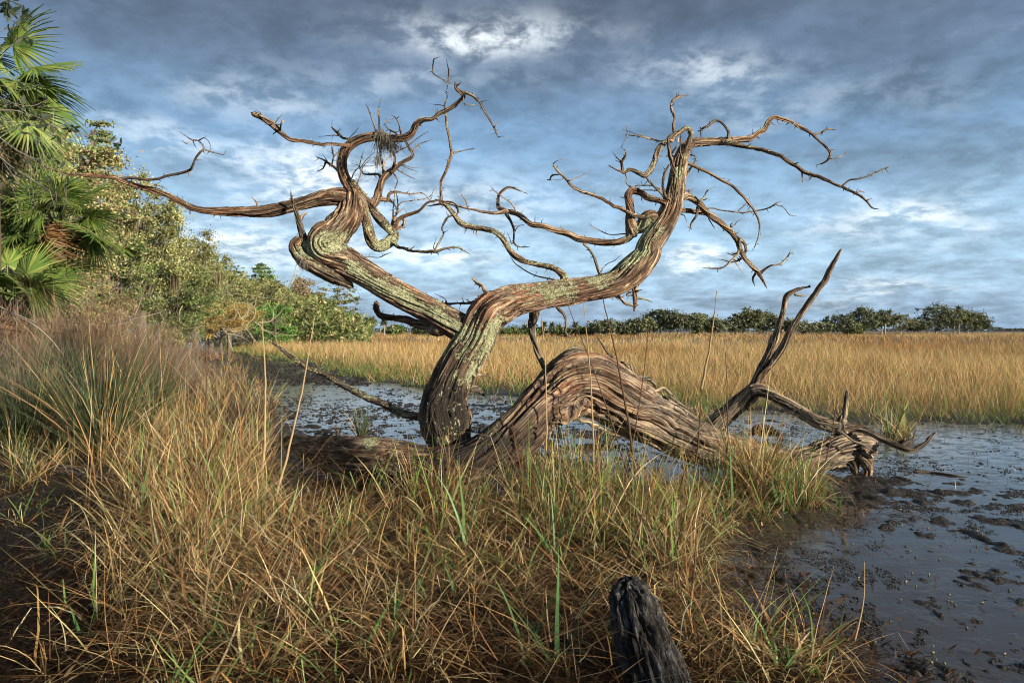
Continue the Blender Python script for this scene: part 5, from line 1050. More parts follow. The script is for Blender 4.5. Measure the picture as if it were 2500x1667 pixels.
def tree(u, vtop, hw, d, label, pal, vbase=None, seed=0, kind='oak', nl=6000, leaf=None, trunkcol=(0.12, 0.095, 0.07), crown0=0.30, name='oak_tree', cat='tree', group=None, nclump=None, pale=0, lean=0.0, dens=1.0, moss=0, flat=0.8):
    rg = np.random.default_rng(seed)
    x = (u - CU) / F_PX * d; top = W(u, vtop, d)[2]; hwm = hw / F_PX * d; base = np.array([x, d, 0.02 if vbase is None else max(0.0, G(u, vbase)[2] * 0 + 0.02)])
    Hh = top - base[2]; t = empty(name, base); tag(t, label, cat, group)
    limbs_V = []; limbs_Q = []; limbs_C = []; off = 0
    def limb(P, r, col, m=5):
        nonlocal off
        V, Q = seg_tube(P, r, m); limbs_V.append(V); limbs_Q.append(Q + off); off += len(V)
        limbs_C.append(np.tile(col, (len(V), 1)) * rg.uniform(0.7, 1.25, (len(V), 1)))
    tr = max(0.05, Hh * 0.028) * (1.0 if kind != 'pine' else 0.7)
    cz0 = Hh * crown0; czm = (cz0 + Hh) / 2; ch = (Hh - cz0) / 2
    tt = np.linspace(0, 1, 8); k = 0.62 if kind == 'oak' else 0.95
    tp = np.stack([lean * Hh * tt ** 1.3 * k + 0.05 * Hh * (fbm(tt * 3 + seed, tt * 0, o=2, seed=seed) - 0.5) * tt, 0.05 * Hh * (fbm(tt * 3, tt * 0 + 9, o=2, seed=seed) - 0.5) * tt, Hh * k * tt], -1)
    limb(tp, tr * (1 - 0.6 * tt), trunkcol, 7)
    nc = int((nclump or 28) * 2.6); cl = []
    tries = 0
    while len(cl) < nc and tries < 4000:
        tries += 1
        p = rg.uniform(-1, 1, 3); q = (p ** 2).sum()
        if q > 1 or q < 0.12: continue
        if kind == 'cone' and abs(p[0]) ** 2 + p[1] ** 2 > (0.5 - 0.5 * p[2]) ** 1.2: continue
        if kind == 'pine': p[2] = round(p[2] * 3) / 3 + rg.normal(0, 0.05)
        wob = 0.8 + 0.4 * rg.random()
        cl.append(np.array([p[0] * hwm * wob + lean * Hh * 0.6, p[1] * hwm * 0.9 * wob, czm + p[2] * ch * (0.95 if kind == 'pine' else 0.88)]))
    cl = np.array(cl); nc = len(cl)
    rad_c = hwm * rg.uniform(0.13, 0.34, nc) * (26 / nc) ** 0.33
    for c_ in cl[::2]:
        s0 = rg.uniform(0.35, 1.0) if kind == 'oak' else np.clip(c_[2] / (Hh * k) - 0.08, 0.1, 1)
        p0 = np.array([np.interp(s0, tt, tp[:, j]) for j in range(3)]); q = np.linspace(0, 1, 6)[:, None]
        mid = (p0 + c_) / 2 + rg.normal(0, 0.14, 3) * hwm
        P = (1 - q) ** 2 * p0 + 2 * q * (1 - q) * mid + q ** 2 * c_; limb(P, tr * 0.26 * (1 - 0.8 * q[:, 0]), trunkcol, 4)
    for i in range(pale):       # bare, lichen-covered limbs on the side that faces the marsh
        c_ = cl[rg.integers(nc)] * np.array([1.02, 1, 1]); c_[1] = -abs(c_[1]) - 0.1 * hwm; n_ = 8; P = [c_ * np.array([0.4, 0.5, 0.9])]
        dr = np.array([rg.normal(0.5, 0.7), -0.5, rg.normal(0.3, 0.5)]) * hwm * 0.16
        for j in range(n_): dr = dr + rg.normal(0, 0.075, 3) * hwm; P.append(P[-1] + dr)
        P = np.array(P); limb(P, tr * 0.26 * np.linspace(1, 0.15, len(P)), (0.40, 0.38, 0.22), 4)
    tro = mesh_np('trunk', np.vstack(limbs_V), np.vstack(limbs_Q), TWIG, t, np.vstack(limbs_C), smooth=True)
    if nl:
        nl = int(nl * (1.9 if d < 50 else 1.3))
        ci = rg.choice(nc, nl, p=rad_c ** 2 / (rad_c ** 2).sum()); dv = rg.normal(size=(nl, 3)); dv /= np.linalg.norm(dv, axis=1)[:, None]
        rr = np.abs(rg.normal(0, 0.75, nl)); fl = 0.32 if kind == 'pine' else flat
        Pc = cl[ci] + dv * (rr * rad_c[ci] * 1.15)[:, None] * np.array([1.15, 1.1, fl])
        Pc += (np.stack([fbm(Pc[:, 0] * 2.1 / hwm * 2, Pc[:, 2] * 2.1 / hwm * 2, Pc[:, 1], 2, seed + j) for j in range(3)], -1) - 0.5) * hwm * 0.30
        keep = Pc[:, 2] > 0.05; Pc = Pc[keep]; ci = ci[keep]; n = len(Pc)
        tint = rg.normal(1, 0.22, nc)[ci][:, None]; cols = np.clip(pick(pal, n, rg, 0.25) * (2.0 if d < 120 else 1.5), 0, 0.6) * np.clip(tint, 0.5, 1.5)
        lf = (leaf or max(0.035, d * 2.6 / F_PX)) * (0.62 if d < 50 else 0.8)
        V, Q, C = leaf_cards(Pc, np.full(n, lf), rg, cols, aspect=2.0 if kind != 'pine' else 3.0)
        cr_ = mesh_np('crown', V, Q, LEAF, t, C)
    if moss:
        Vs = []; n = 0; hp = Heap()
        for i in range(moss):
            c_ = cl[rg.integers(nc)] + np.array([0, -0.2 * hwm, -rad_c.mean() * 0.6]); m = 90; L = rg.uniform(0.5, 1.9) * Hh / 8
            b_ = c_ + rg.normal(0, 1, (m, 3)) * np.array([0.12, 0.12, 0.1]) * hwm * 0.5
            hp.add(*blades(b_, L * rg.uniform(0.4, 1.1, m), np.full(m, math.pi), rg.uniform(0, 6.3, m), rg.normal(0, 0.15, m), np.full(m, lf * 0.35 + 0.01), *(lambda q_: (q_, q_))(pick([(0.20, 0.16, 0.09), (0.26, 0.22, 0.13), (0.15, 0.115, 0.07)], m, rg)), 4, seed=seed + i, floor=-50))
        mesh_np('hanging_moss', np.vstack(hp.V), np.vstack(hp.Q), MOSS, t, np.vstack(hp.C))['kind'] = 'stuff'
    return t
OLV = [(0.085, 0.105, 0.035), (0.12, 0.135, 0.05), (0.15, 0.155, 0.06), (0.07, 0.085, 0.03), (0.19, 0.175, 0.08)]
YEL = [(0.20, 0.20, 0.075), (0.26, 0.235, 0.10), (0.13, 0.145, 0.05), (0.30, 0.24, 0.12), (0.10, 0.11, 0.04)]
DKG = [(0.045, 0.075, 0.022), (0.065, 0.10, 0.03), (0.085, 0.115, 0.04), (0.035, 0.055, 0.02)]
CED = [(0.055, 0.125, 0.03), (0.08, 0.165, 0.035), (0.11, 0.19, 0.05)]
ORA = [(0.30, 0.165, 0.045), (0.24, 0.14, 0.045), (0.18, 0.13, 0.04), (0.36, 0.20, 0.06)]
BRN = [(0.20, 0.125, 0.08), (0.16, 0.11, 0.06), (0.13, 0.12, 0.055), (0.25, 0.16, 0.09)]
PIN = [(0.07, 0.12, 0.045), (0.10, 0.15, 0.06), (0.13, 0.17, 0.075)]
FARG = [(0.085, 0.10, 0.055), (0.11, 0.125, 0.07), (0.065, 0.08, 0.045), (0.15, 0.15, 0.095)]
FARY = [(0.14, 0.15, 0.06), (0.19, 0.18, 0.08), (0.10, 0.115, 0.045)]
LG = 'trees along the left shore'
tree(150, 290, 150, 21, 'tall olive brown oak rising behind the near palms', YEL + OLV + BRN, seed=1, nl=26000, group=LG, leaf=0.075, nclump=44, moss=3)
tree(225, 285, 70, 26, 'pine top with needle tufts showing above the near oak', PIN + OLV, seed=41, nl=9000, group=LG, leaf=0.09, nclump=26, kind='pine', name='pine_tree', crown0=0.55)
tree(345, 395, 105, 30, 'large live oak hung with long brown moss left of the clearing', OLV + YEL, seed=2, nl=26000, group=LG, leaf=0.085, nclump=44, moss=9, crown0=0.28)
tree(270, 520, 95, 24, 'low dense oak filling in behind the palm trunk', OLV + DKG, seed=42, nl=16000, group=LG, leaf=0.08, nclump=34, crown0=0.12)
tree(478, 545, 78, 40, 'feathery open crowned oak standing over the tree line', OLV + YEL, seed=3, nl=15000, group=LG, leaf=0.09, nclump=34, dens=0.6, moss=2)
tree(430, 625, 90, 36, 'dense green oak below the feathery crown', OLV + DKG, seed=43, nl=16000, group=LG, leaf=0.09, nclump=34, crown0=0.1, pale=3)
tree(515, 610, 60, 47, 'leafy oak filling the slope right of the feathery crown', YEL + OLV, seed=51, nl=9000, group=LG, pale=4, crown0=0.1)
tree(600, 655, 52, 66, 'distant oak seen between the two pale limbed oaks', OLV, seed=52, nl=6000, group=LG, crown0=0.1)
tree(705, 690, 60, 85, 'pale grey oak at the back of the shore behind the cedar', YEL + OLV, seed=53, nl=6000, group=LG, crown0=0.1)
tree(560, 655, 68, 50, 'oak with twisting pale limbs behind the orange bush', YEL + OLV, seed=4, nl=9000, group=LG, pale=12, crown0=0.12)
tree(640, 645, 26, 62, 'slim pine crown poking above the pale limbed oaks', PIN, seed=5, nl=3200, group=LG, kind='pine', name='pine_tree', crown0=0.72, nclump=14)
tree(650, 668, 66, 60, 'wide olive oak with pale twisting limbs behind the bright cedar', OLV + YEL, seed=6, nl=11000, group=LG, pale=12, crown0=0.1)
tree(540, 730, 95, 45, 'orange brown bush over bare driftwood roots', ORA + ORA + OLV[:2], seed=7, nl=10000, group=LG, crown0=0.30, name='bush', cat='bush', nclump=34, flat=0.6)
tree(440, 745, 50, 40, 'dark green shrub at the left of the orange bush', DKG + CED, seed=8, nl=6000, group=LG, crown0=0.15, name='bush', cat='bush')
tree(672, 727, 52, 56, 'bright green round cedar in the middle of the left shore', CED, seed=9, nl=9000, group=LG, crown0=0.04, name='cedar_tree', nclump=36)
tree(738, 668, 42, 78, 'russet crowned tree standing above the green cedars', BRN, seed=10, nl=5200, group=LG, crown0=0.35)
tree(700, 700, 46, 74, 'grey green oak between the bright cedar and russet tree', BRN[1:3] + OLV, seed=44, nl=6000, group=LG, crown0=0.1, pale=4)
tree(765, 712, 60, 76, 'broad olive oak right of the russet tree', OLV + DKG, seed=11, nl=8500, group=LG, crown0=0.12, pale=3)
tree(812, 690, 48, 92, 'flat layered pine leaning over the shore point', BRN[:2] + PIN, seed=12, nl=2600, group=LG, kind='pine', name='pine_tree', crown0=0.35, nclump=22, lean=0.12)
tree(795, 745, 52, 70, 'mid green cedar with dense round crown at the marsh edge', CED + OLV, seed=13, nl=8000, group=LG, crown0=0.05, name='cedar_tree')
tree(850, 750, 42, 84, 'olive oak near the tip of the left shore', OLV, seed=14, nl=5000, group=LG, crown0=0.1)
tree(890, 770, 32, 96, 'small dark oak last on the shore point', DKG + OLV, seed=15, nl=3500, group=LG, crown0=0.08)
tree(845, 785, 22, 80, 'yellow green palmetto clump at the foot of the shore oaks', FARY + CED, seed=16, nl=2500, group=LG, crown0=0.0, name='bush', cat='bush')
tree(380, 790, 60, 33, 'scrubby grey green bush at the forest foot', OLV + BRN, seed=17, nl=9000, group=LG, crown0=0.05, name='bush', cat='bush')
tree(600, 800, 60, 58, 'grey driftwood coloured scrub beneath the orange bush', [(0.30, 0.26, 0.19), (0.2, 0.17, 0.12)], seed=18, nl=1500, group=LG, crown0=0.0, name='bush', cat='bush', pale=26)
tree(30, 420, 130, 17, 'dark oak foliage filling the left edge behind the palms', OLV + DKG + BRN, seed=45, nl=20000, group=LG, crown0=0.12, leaf=0.07, nclump=40)
tree(200, 640, 110, 19, 'grey brown leafy scrub between palm trunk and forest', OLV + BRN, seed=46, nl=16000, group=LG, crown0=0.05, leaf=0.06, nclump=40, name='bush', cat='bush')
# far side of the marsh
FG = 'trees on the far side of the marsh'
far = [(965, 790, 26, 150, 'low palmetto thicket right of the shore point', 'b'), (1035, 792, 30, 155, 'low bright palmetto thicket seen left of the leaning stem', 'b'), (1100, 800, 24, 158, 'low thicket just behind the crotch of the stem', 'b'),
       (1250, 797, 32, 160, 'low palmetto thicket under the curved prop branch', 'b'), (1310, 797, 30, 160, 'low palmetto thicket with two palms over it', 'b'), (1375, 798, 30, 158, 'low thicket above the crest of the arch', 'b'), (1430, 796, 26, 156, 'low thicket right of the arch crest', 'b'),
       (1475, 787, 34, 150, 'low rounded oak first of the far grove', 'o'), (1525, 790, 34, 150, 'second low oak of the far grove', 'o'), (1565, 780, 34, 150, 'dark oak under the hooked branch stub', 'o'), (1612, 757, 36, 152, 'pale feathery oak tallest in the middle grove', 'o'),
       (1655, 768, 36, 150, 'dense oak right of the pale feathery one', 'o'), (1700, 772, 36, 150, 'dense oak in the middle of the far grove', 'o'), (1745, 782, 30, 150, 'lower oak at the right end of the middle grove', 'o'), (1795, 772, 26, 155, 'oak with a bare leaning trunk left of the tall stalk', 'o'),
       (1830, 753, 34, 155, 'tall pale oak behind the forked bleached limb', 'o'), (1872, 768, 30, 156, 'oak seen between the two bleached limbs', 'o'), (1925, 782, 26, 160, 'oak just right of the bleached limbs', 'o'), (1965, 792, 24, 168, 'sparse grey tree in the gap', 's'),
       (2000, 790, 24, 170, 'small dark oak right of the gap', 'o'), (2045, 768, 30, 175, 'layered oak with pale bare trunk', 'o'), (2085, 780, 30, 178, 'low palm thicket under the layered oak', 'b'), (2110, 757, 28, 178, 'round crowned tree with palm top beside it', 'o'),
       (2160, 762, 28, 180, 'oak beneath the second palm top', 'o'), (2200, 770, 26, 184, 'grey topped tree before the last gap', 's'), (2240, 783, 26, 186, 'low scrub tree before the tall right clump', 'o'), (2285, 742, 38, 190, 'tallest pale crown of the right clump', 'o'),
       (2330, 750, 32, 190, 'dark dense tree in the middle of the right clump', 'o'), (2362, 762, 34, 192, 'sloping dark oak in the right clump', 'o'), (2390, 780, 22, 194, 'last low oak before open horizon', 'o')]
for i, (u, vt, hw, d, lab, k) in enumerate(far):
    pal = {'o': FARG if i % 3 else FARG + FARY, 'b': FARY + CED[:1], 's': [(0.16, 0.15, 0.09), (0.11, 0.11, 0.06)]}[k]
    vt = vt - (9, 2, 5, 0, 7, 3)[i % 6] if k != 'b' else vt + 2; hw = hw * (1.15 if k != 'b' else 1)
    tree(u, vt, hw, d, lab, pal, seed=200 + i, nl={'o': 3600, 'b': 2600, 's': 900}[k], group=FG, crown0=0.02 if k == 'b' else (0.12, 0.3)[i % 2], name={'o': 'oak_tree', 'b': 'bush', 's': 'bare_tree'}[k], cat='bush' if k == 'b' else 'tree', nclump=24, leaf=0.34, trunkcol=(0.30, 0.27, 0.22))
PB = 'palms beyond the marsh'
for i, (u, vt, d, lab) in enumerate([(908, 772, 130, 'small palm first right of the shore point'), (938, 776, 140, 'small palm second right of the shore point'), (1328, 783, 158, 'palm seen just left of the hooked stub'), (1347, 786, 160, 'shorter palm beside the hooked stub'),
        (1405, 783, 158, 'thin tall palm alone above the arch crest'), (1282, 790, 160, 'low palm by the curved prop branch'), (1365, 790, 161, 'low palm left of the thin tall one'), (2097, 751, 178, 'palm topping the layered oak right of the gap'), (2152, 755, 180, 'second palm top in the right grove'), (2340, 746, 189, 'palm top inside the tall right clump'), (2160, 776, 170, 'low palm under the second palm top')]):
    x = (u - CU) / F_PX * d; top = W(u, vt, d)[2]; t = empty('palm_tree', (x, d, 0)); tag(t, lab, 'palm', PB); rg = np.random.default_rng(800 + i)
    V, Q = seg_tube([[0, 0, 0], [0.05, 0, top * 0.5], [0, 0, top - 0.7]], [0.2, 0.17, 0.17], 6); mesh_np('trunk', V, Q, TWIG, t, np.tile([0.25, 0.22, 0.18], (len(V), 1)))
    n = 130; dv = rg.normal(size=(n, 3)); dv /= np.linalg.norm(dv, axis=1)[:, None]; dv[:, 2] = dv[:, 2] * 0.8; c = pick(FARG + FARY, n, rg)
    V, Q, C = blades(np.tile([0, 0, top - 0.9], (n, 1)), rg.uniform(0.8, 1.5, n), rg.uniform(0.1, 2.0, n), rg.uniform(0, 6.28, n), rg.uniform(0.3, 1.3, n), np.full(n, 0.34), c, c * 1.3, 3, seed=800 + i, floor=-50); mesh_np('crown', V, Q, LEAF, t, C)
# thin far woods right on the horizon
rgf = np.random.default_rng(77); n = 6000; u = np.concatenate([rgf.uniform(2395, 2950, 2600), rgf.uniform(880, 2400, 3400)]); Y = rgf.uniform(600, 640, n)
hgt = rgf.random(n) * (2.3 + 2.0 * fbm(u * 0.03, u * 0, o=3, seed=4)) * np.where(u > 2395, np.interp(u, [2395, 2440, 2520, 2950], [1.6, 0.9, 0.5, 0.4]), 0.8)
Pc = np.stack([(u - CU) / F_PX * Y, Y, hgt], -1); V, Q, C = leaf_cards(Pc, np.full(n, 1.7), rgf, pick([(0.12, 0.13, 0.10), (0.09, 0.10, 0.08)], n, rgf), tilt=0.4)
o = mesh_np('distant_woods', V, Q, LEAF, cols=C); tag(o, 'thin grey line of distant woods on the horizon', kind='stuff')

# deep forest mass that closes the left shore behind the single trees
n = 60000; u = rgf.uniform(-260, 905, n); Y = rgf.uniform(58, 115, n); tp_ = np.interp(u, [-260, 0, 200, 350, 450, 560, 700, 800, 860, 905], [380, 400, 430, 500, 595, 655, 700, 742, 772, 795])
zt = np.array(W(u, tp_, Y))[:, 2] * (0.78 + 0.4 * fbm(u * 0.03, Y * 0.1, o=3, seed=8)); hgt = zt * rgf.random(n) ** 0.7
Pc = np.stack([(u - CU) / F_PX * Y, Y, hgt], -1); V, Q, C = leaf_cards(Pc, np.full(n, 0.19), rgf, pick(OLV + YEL + DKG, n, rgf) * 1.8)
o = mesh_np('forest', V, Q, LEAF, cols=C); tag(o, 'deep olive forest closing the left shore behind the nearer trees', kind='stuff')

# ------------------------------------------------------------------ palms
def fan_mesh(seed, cols, nb=38, L=0.85, droop=0.45):
    rg = np.random.default_rng(seed); V = []; Q = []; C = []
    for i in range(nb):
        a = (i / (nb - 1) - 0.5) * R(265) + rg.normal(0, 0.015); ln = L * (0.62 + 0.38 * math.cos(a * 0.5)) * rg.uniform(0.86, 1.05)
        w_ = 0.017; dr = droop * rg.uniform(0.5, 1.5); pr = []
        for j, t in enumerate((0.03, 0.3, 0.55, 0.8, 1.0)):
            r = t * ln; z = -dr * ln * max(0, t - 0.40) ** 2 * 1.7 - 0.05 * r - abs(math.sin(a)) * 0.18 * r; ww = (0.006, 0.024, 0.021, 0.012, 0.002)[j] * L / 0.85
            cx_, cy_ = math.cos(a) * r, math.sin(a) * r; px, py = -math.sin(a), math.cos(a)
            pr.append(((cx_ + px * ww, cy_ + py * ww, z - 0.006), (cx_, cy_, z + 0.007), (cx_ - px * ww, cy_ - py * ww, z - 0.006)))
        b = len(V); c = np.array(cols[rg.integers(len(cols))]) * rg.uniform(0.75, 1.25)
        for j, p3 in enumerate(pr):
            V += list(p3); C += [c * (1.15 if j < 3 else 0.95)] * 3
        for j in range(4):
            for k in (0, 1): o_ = b + j * 3 + k; Q.append((o_, o_ + 1, o_ + 4, o_ + 3))
    return np.array(V), np.array(Q), np.array(C)
PG = [(0.10, 0.17, 0.035), (0.15, 0.22, 0.045), (0.07, 0.12, 0.03), (0.24, 0.28, 0.07)]
PD = [(0.36, 0.19, 0.08), (0.28, 0.14, 0.06), (0.42, 0.25, 0.12)]
fans = []
for k in range(3):
    V, Q, C = fan_mesh(k, PG, droop=0.16 + 0.2 * k); fans.append((V, Q, C))
dead = fan_mesh(9, PD, droop=1.3)
def mk(data, name):
    o = mesh_np(name, data[0], data[1], FROND, cols=data[2]); me = o.data; bpy.data.objects.remove(o); return me
FM = [mk(f, 'leaf') for f in fans]; DM = mk(dead, 'dead_leaf')
def palm(u, v, d, label, scale=1.0, nleaf=18, ndead=3, trunk_r=0.16, seed=0, trunk=True, aim=None, base_z=0.0):
    rg = np.random.default_rng(seed); c = W(u, v, d); t = empty('palm_tree', (c[0], c[1], base_z)); tag(t, label, 'palm', 'palms on the left bank'); top = c[2] - base_z
    hp = Heap(); hp_q = []
    if trunk:
        tt = np.linspace(0, 1, 26); P = np.stack([0.05 * np.sin(tt * 3), 0 * tt, tt * (top - 0.15)], -1); r = trunk_r * (1 + 0.05 * np.sin(tt * 90) + 0.25 * (tt > 0.82) + 0.15 * (tt < 0.08))
        V, Q = seg_tube(P, r, 12); cc = np.tile([0.12, 0.08, 0.055], (len(V), 1)) * (0.7 + 0.6 * fbm(V[:, 0] * 9, V[:, 2] * 22, V[:, 1] * 9, 3, seed))[:, None]
        mesh_np('trunk', V, Q, TWIG, t, cc, smooth=True)
        n = 240; zz = top - rg.uniform(0.05, 1.05, n) * scale; a = rg.uniform(0, 6.28, n); b_ = np.stack([np.cos(a) * trunk_r * 1.05, np.sin(a) * trunk_r * 1.05, zz], -1)
        cl = pick(BROWN + BROWN + PD, n, rg) * 0.55
        V, Q, C = blades(b_, rg.uniform(0.15, 0.42, n) * scale, rg.uniform(0.3, 2.4, n), a, rg.uniform(0, 1, n), rg.uniform(0.012, 0.035, n), cl, cl, 3, seed=seed, floor=-9); mesh_np('leaf_stubs', V, Q, TWIG, t, C)['kind'] = 'stuff'
    hub = np.array([0, 0, top])
    for i in range(nleaf + ndead):
        dd_ = i >= nleaf
        yaw = i * 2.399 + rg.normal(0, 0.2); pit = R(rg.uniform(-35, 75)) if not dd_ else R(rg.uniform(-70, -40))
        if dd_: yaw = math.pi + rg.normal(0, 0.5)
        if aim and not dd_: pit = R(rg.uniform(*aim))
        L = rg.uniform(0.55, 0.95) * scale * (0.6 if dd_ else 1); dv = Vector((math.cos(yaw) * math.cos(pit), math.sin(yaw) * math.cos(pit), math.sin(pit)))
        end = Vector(hub) + dv * L - Vector((0, 0, 0.10 * L))
        q = np.linspace(0, 1, 5)[:, None]; P = hub * (1 - q) + np.array(end) * q; P[:, 2] += 0.1 * L * np.sin(q[:, 0] * 3.14)
        V, Q = seg_tube(P, np.full(5, 0.013 * scale), 4); mesh_np('leaf_stalk', V, Q, TWIG, t, np.tile([0.14, 0.18, 0.06] if not dd_ else [0.2, 0.12, 0.06], (len(V), 1)))
        o = bpy.data.objects.new('leaf', DM if dd_ else FM[(0, 1, 0, 2)[i % 4]]); COL.objects.link(o); o.parent = t; o.location = end
        if dd_: o['label'] = 'dead orange leaf'
        out = (dv + Vector((0, 0, -0.18 if not dd_ else -1.2))).normalized(); zax = (Vector((0, 0, 1)) - out * out.z)
        if zax.length < 0.1: zax = Vector((1, 0, 0))
        zax.normalize(); yax = zax.cross(out); from_ = out
        import mathutils
        M = mathutils.Matrix((out, yax, zax)).transposed(); o.rotation_mode = 'QUATERNION'; o.rotation_quaternion = M.to_quaternion() @ mathutils.Quaternion((1, 0, 0), rg.normal(0, 0.5))
        s_ = scale * rg.uniform(0.85, 1.12); o.scale = (s_, s_, s_)
    return t
palm(132, 540, 13.0, 'cabbage palm with a full green crown over a slim trunk and hanging orange leaves', 0.78, 26, 2, 0.11, seed=3, aim=(-30, 80))
palm(-30, 200, 12.0, 'taller palm cut by the left frame edge near the top corner', 0.98, 24, 1, 0.12, seed=5, aim=(-45, 65))
palm(-40, 330, 13.0, 'palm leaves hanging just below the tallest palm crown', 0.9, 14, 1, 0.13, seed=6, aim=(-30, 35))
palm(20, 735, 12.0, 'low dark palmetto at the left edge under the green crowned palm', 1.0, 12, 2, 0.12, seed=8, aim=(10, 70))
# ------------------------------------------------------------------ bare thicket
def thicket(u, v, d, wpx, hpx, n, label, seed, cols, wd=0.006):
    rg = np.random.default_rng(seed); base = W(u, v, d); base[2] = 0.05; hp = Heap(); wm = wpx / F_PX * d; hm = hpx / F_PX * d
    a = rg.normal(0, 0.5, n) * wm; b_ = np.stack([a, rg.normal(0, 0.35, n) * wm, np.zeros(n)], -1)
    H = hm * rg.uniform(0.45, 1.1, n) * np.exp(-(a / wm) ** 2 * 0.8); c = pick(cols, n, rg, 0.25)
    yaw = np.where(rg.random(n) < 0.5, 0, math.pi) + rg.normal(0, 0.9, n); ln = np.abs(rg.normal(0.15, 0.25, n)) + 0.25 * np.abs(a / wm)
    V, Q, C = blades(b_, H, ln, yaw, rg.uniform(-0.1, 0.7, n), wd * 1.5 * rg.uniform(0.6, 1.6, n), c * 0.8, c, 7, seed=seed, taper=1.2); hp.add(V, Q, C)
    # side twigs off the stems
    VV = V.reshape(n, 8, 2, 3).mean(2); m = n * 5; si = rg.integers(0, n, m); ji = rg.integers(2, 8, m); pb = VV[si, ji]
    c = pick(cols, m, rg, 0.3); V, Q, C = blades(pb, hm * rg.uniform(0.08, 0.28, m), rg.uniform(0.2, 1.5, m), rg.uniform(0, 6.28, m), rg.uniform(-0.4, 0.6, m), np.full(m, wd * 0.8), c, c * 1.1, 3, seed=seed + 1, kink=0.5, kinkang=0.7, floor=-3); hp.add(V, Q, C)
    o = mesh_np('bare_shrub', np.vstack(hp.V), np.vstack(hp.Q), TWIG, cols=np.vstack(hp.C)); o.location = tuple(base); tag(o, label, 'shrub', 'bare shrubs in the left thicket')
TB = [(0.17, 0.12, 0.085), (0.22, 0.16, 0.11), (0.13, 0.09, 0.065), (0.28, 0.22, 0.16)]
TR = [(0.20, 0.12, 0.075), (0.16, 0.095, 0.06), (0.24, 0.16, 0.10)]
thicket(40, 1000, 10.5, 120, 330, 900, 'tall brown bare shrub against the left edge below the palmetto', 1, TB)
thicket(170, 1000, 11.5, 120, 360, 1000, 'tallest brown bare shrub standing round the palm trunk', 2, TR)
thicket(290, 990, 12.5, 110, 300, 900, 'purplish brown bare shrub right of the palm trunk', 3, TR)
thicket(380, 975, 14.0, 100, 220, 700, 'lower spreading bare shrub with pale twig tips', 4, TB)
thicket(90, 1040, 9.0, 100, 260, 600, 'near brown shrub behind the rushes at left', 5, TB)
thicket(440, 920, 19.0, 80, 110, 500, 'low grey brown scrub at the head of the golden stand', 6, TB)
thicket(470, 850, 36.0, 110, 42, 400, 'flat dark scrub along the foot of the forest', 7, TR, wd=0.02)
def dead_branch(segs, d, label, col=(0.42, 0.36, 0.28), name='dead_branch'):
    P0 = None; Vv = []; Qq = []; k = 0
    for sgm in segs:
        o = ORG[sgm[0]]; rows = np.array([(o[0] + p[0] * ZS, o[1] + p[1] * ZS, p[2] * ZS) for p in sgm[1:]]); P = W(rows[:, 0], rows[:, 1], np.linspace(d, d - 0.2, len(rows))); r = rows[:, 2] / 2 / F_PX * d
        Cc = catmull(np.column_stack([P, r]), 0.06); 
        if P0 is None: P0 = P[0]
        V, Q = seg_tube(Cc[:, :3] - P0, np.maximum(Cc[:, 3], 0.002), 5); Vv.append(V); Qq.append(Q + k); k += len(V)
    o = mesh_np(name, np.vstack(Vv), np.vstack(Qq), TWIG, cols=np.tile(col, (k, 1)), smooth=True); o.location = tuple(P0); tag(o, label, 'branch'); return o
dead_branch([('B', (900, 1330, 14), (960, 1320, 13), (1050, 1300, 13), (1100, 1270, 12), (1200, 1245, 10), (1290, 1225, 8), (1350, 1195, 4)), ('B', (1090, 1275, 10), (1130, 1180, 7), (1165, 1085, 3)), ('B', (1060, 1300, 9), (1120, 1320, 7), (1200, 1315, 7), (1218, 1295, 4)), ('B', (1200, 1315, 6), (1185, 1380, 3)), ('B', (980, 1310, 8), (1000, 1240, 6), (1010, 1180, 3)), ('B', (1060, 1295, 8), (1150, 1215, 4))], 16, 'pale forked dead branch sticking out right of the brown thicket')
dead_branch([('B', (640, 1140, 8), (720, 1070, 7), (800, 1000, 7), (880, 950, 3)), ('B', (660, 1170, 7), (740, 1080, 6), (820, 960, 5), (840, 925, 3))], 15, 'pair of thin pale dead branches slanting up above the thicket')
dead_branch([('B', (60, 1220, 7), (250, 1300, 7), (400, 1420, 6), (520, 1567, 3)), ('B', (0, 1170, 8), (150, 1240, 7), (300, 1300, 5))], 9.0, 'long thin arching pale stem at the far left of the thicket')
# root tangle and pale sticks under the orange bush
rgk = np.random.default_rng(91)
for i in range(12):
    u, v = rgk.uniform(500, 640), rgk.uniform(770, 812); segs = []
    x, y = (u - 0) / ZS, (v - 400) / ZS; a = rgk.uniform(-0.5, 0.5); pts = [(x, y, 11)]
    for j in range(6): a += rgk.normal(0, 0.5); x += math.cos(a) * 50; y -= math.sin(a) * 40; pts.append((x, y, 10 - 1.5 * j))
    dead_branch([('B', *pts)], 44, 'bare pale driftwood limb lying under the orange bush', (0.38, 0.33, 0.22))['group'] = 'driftwood limbs under the orange bush'
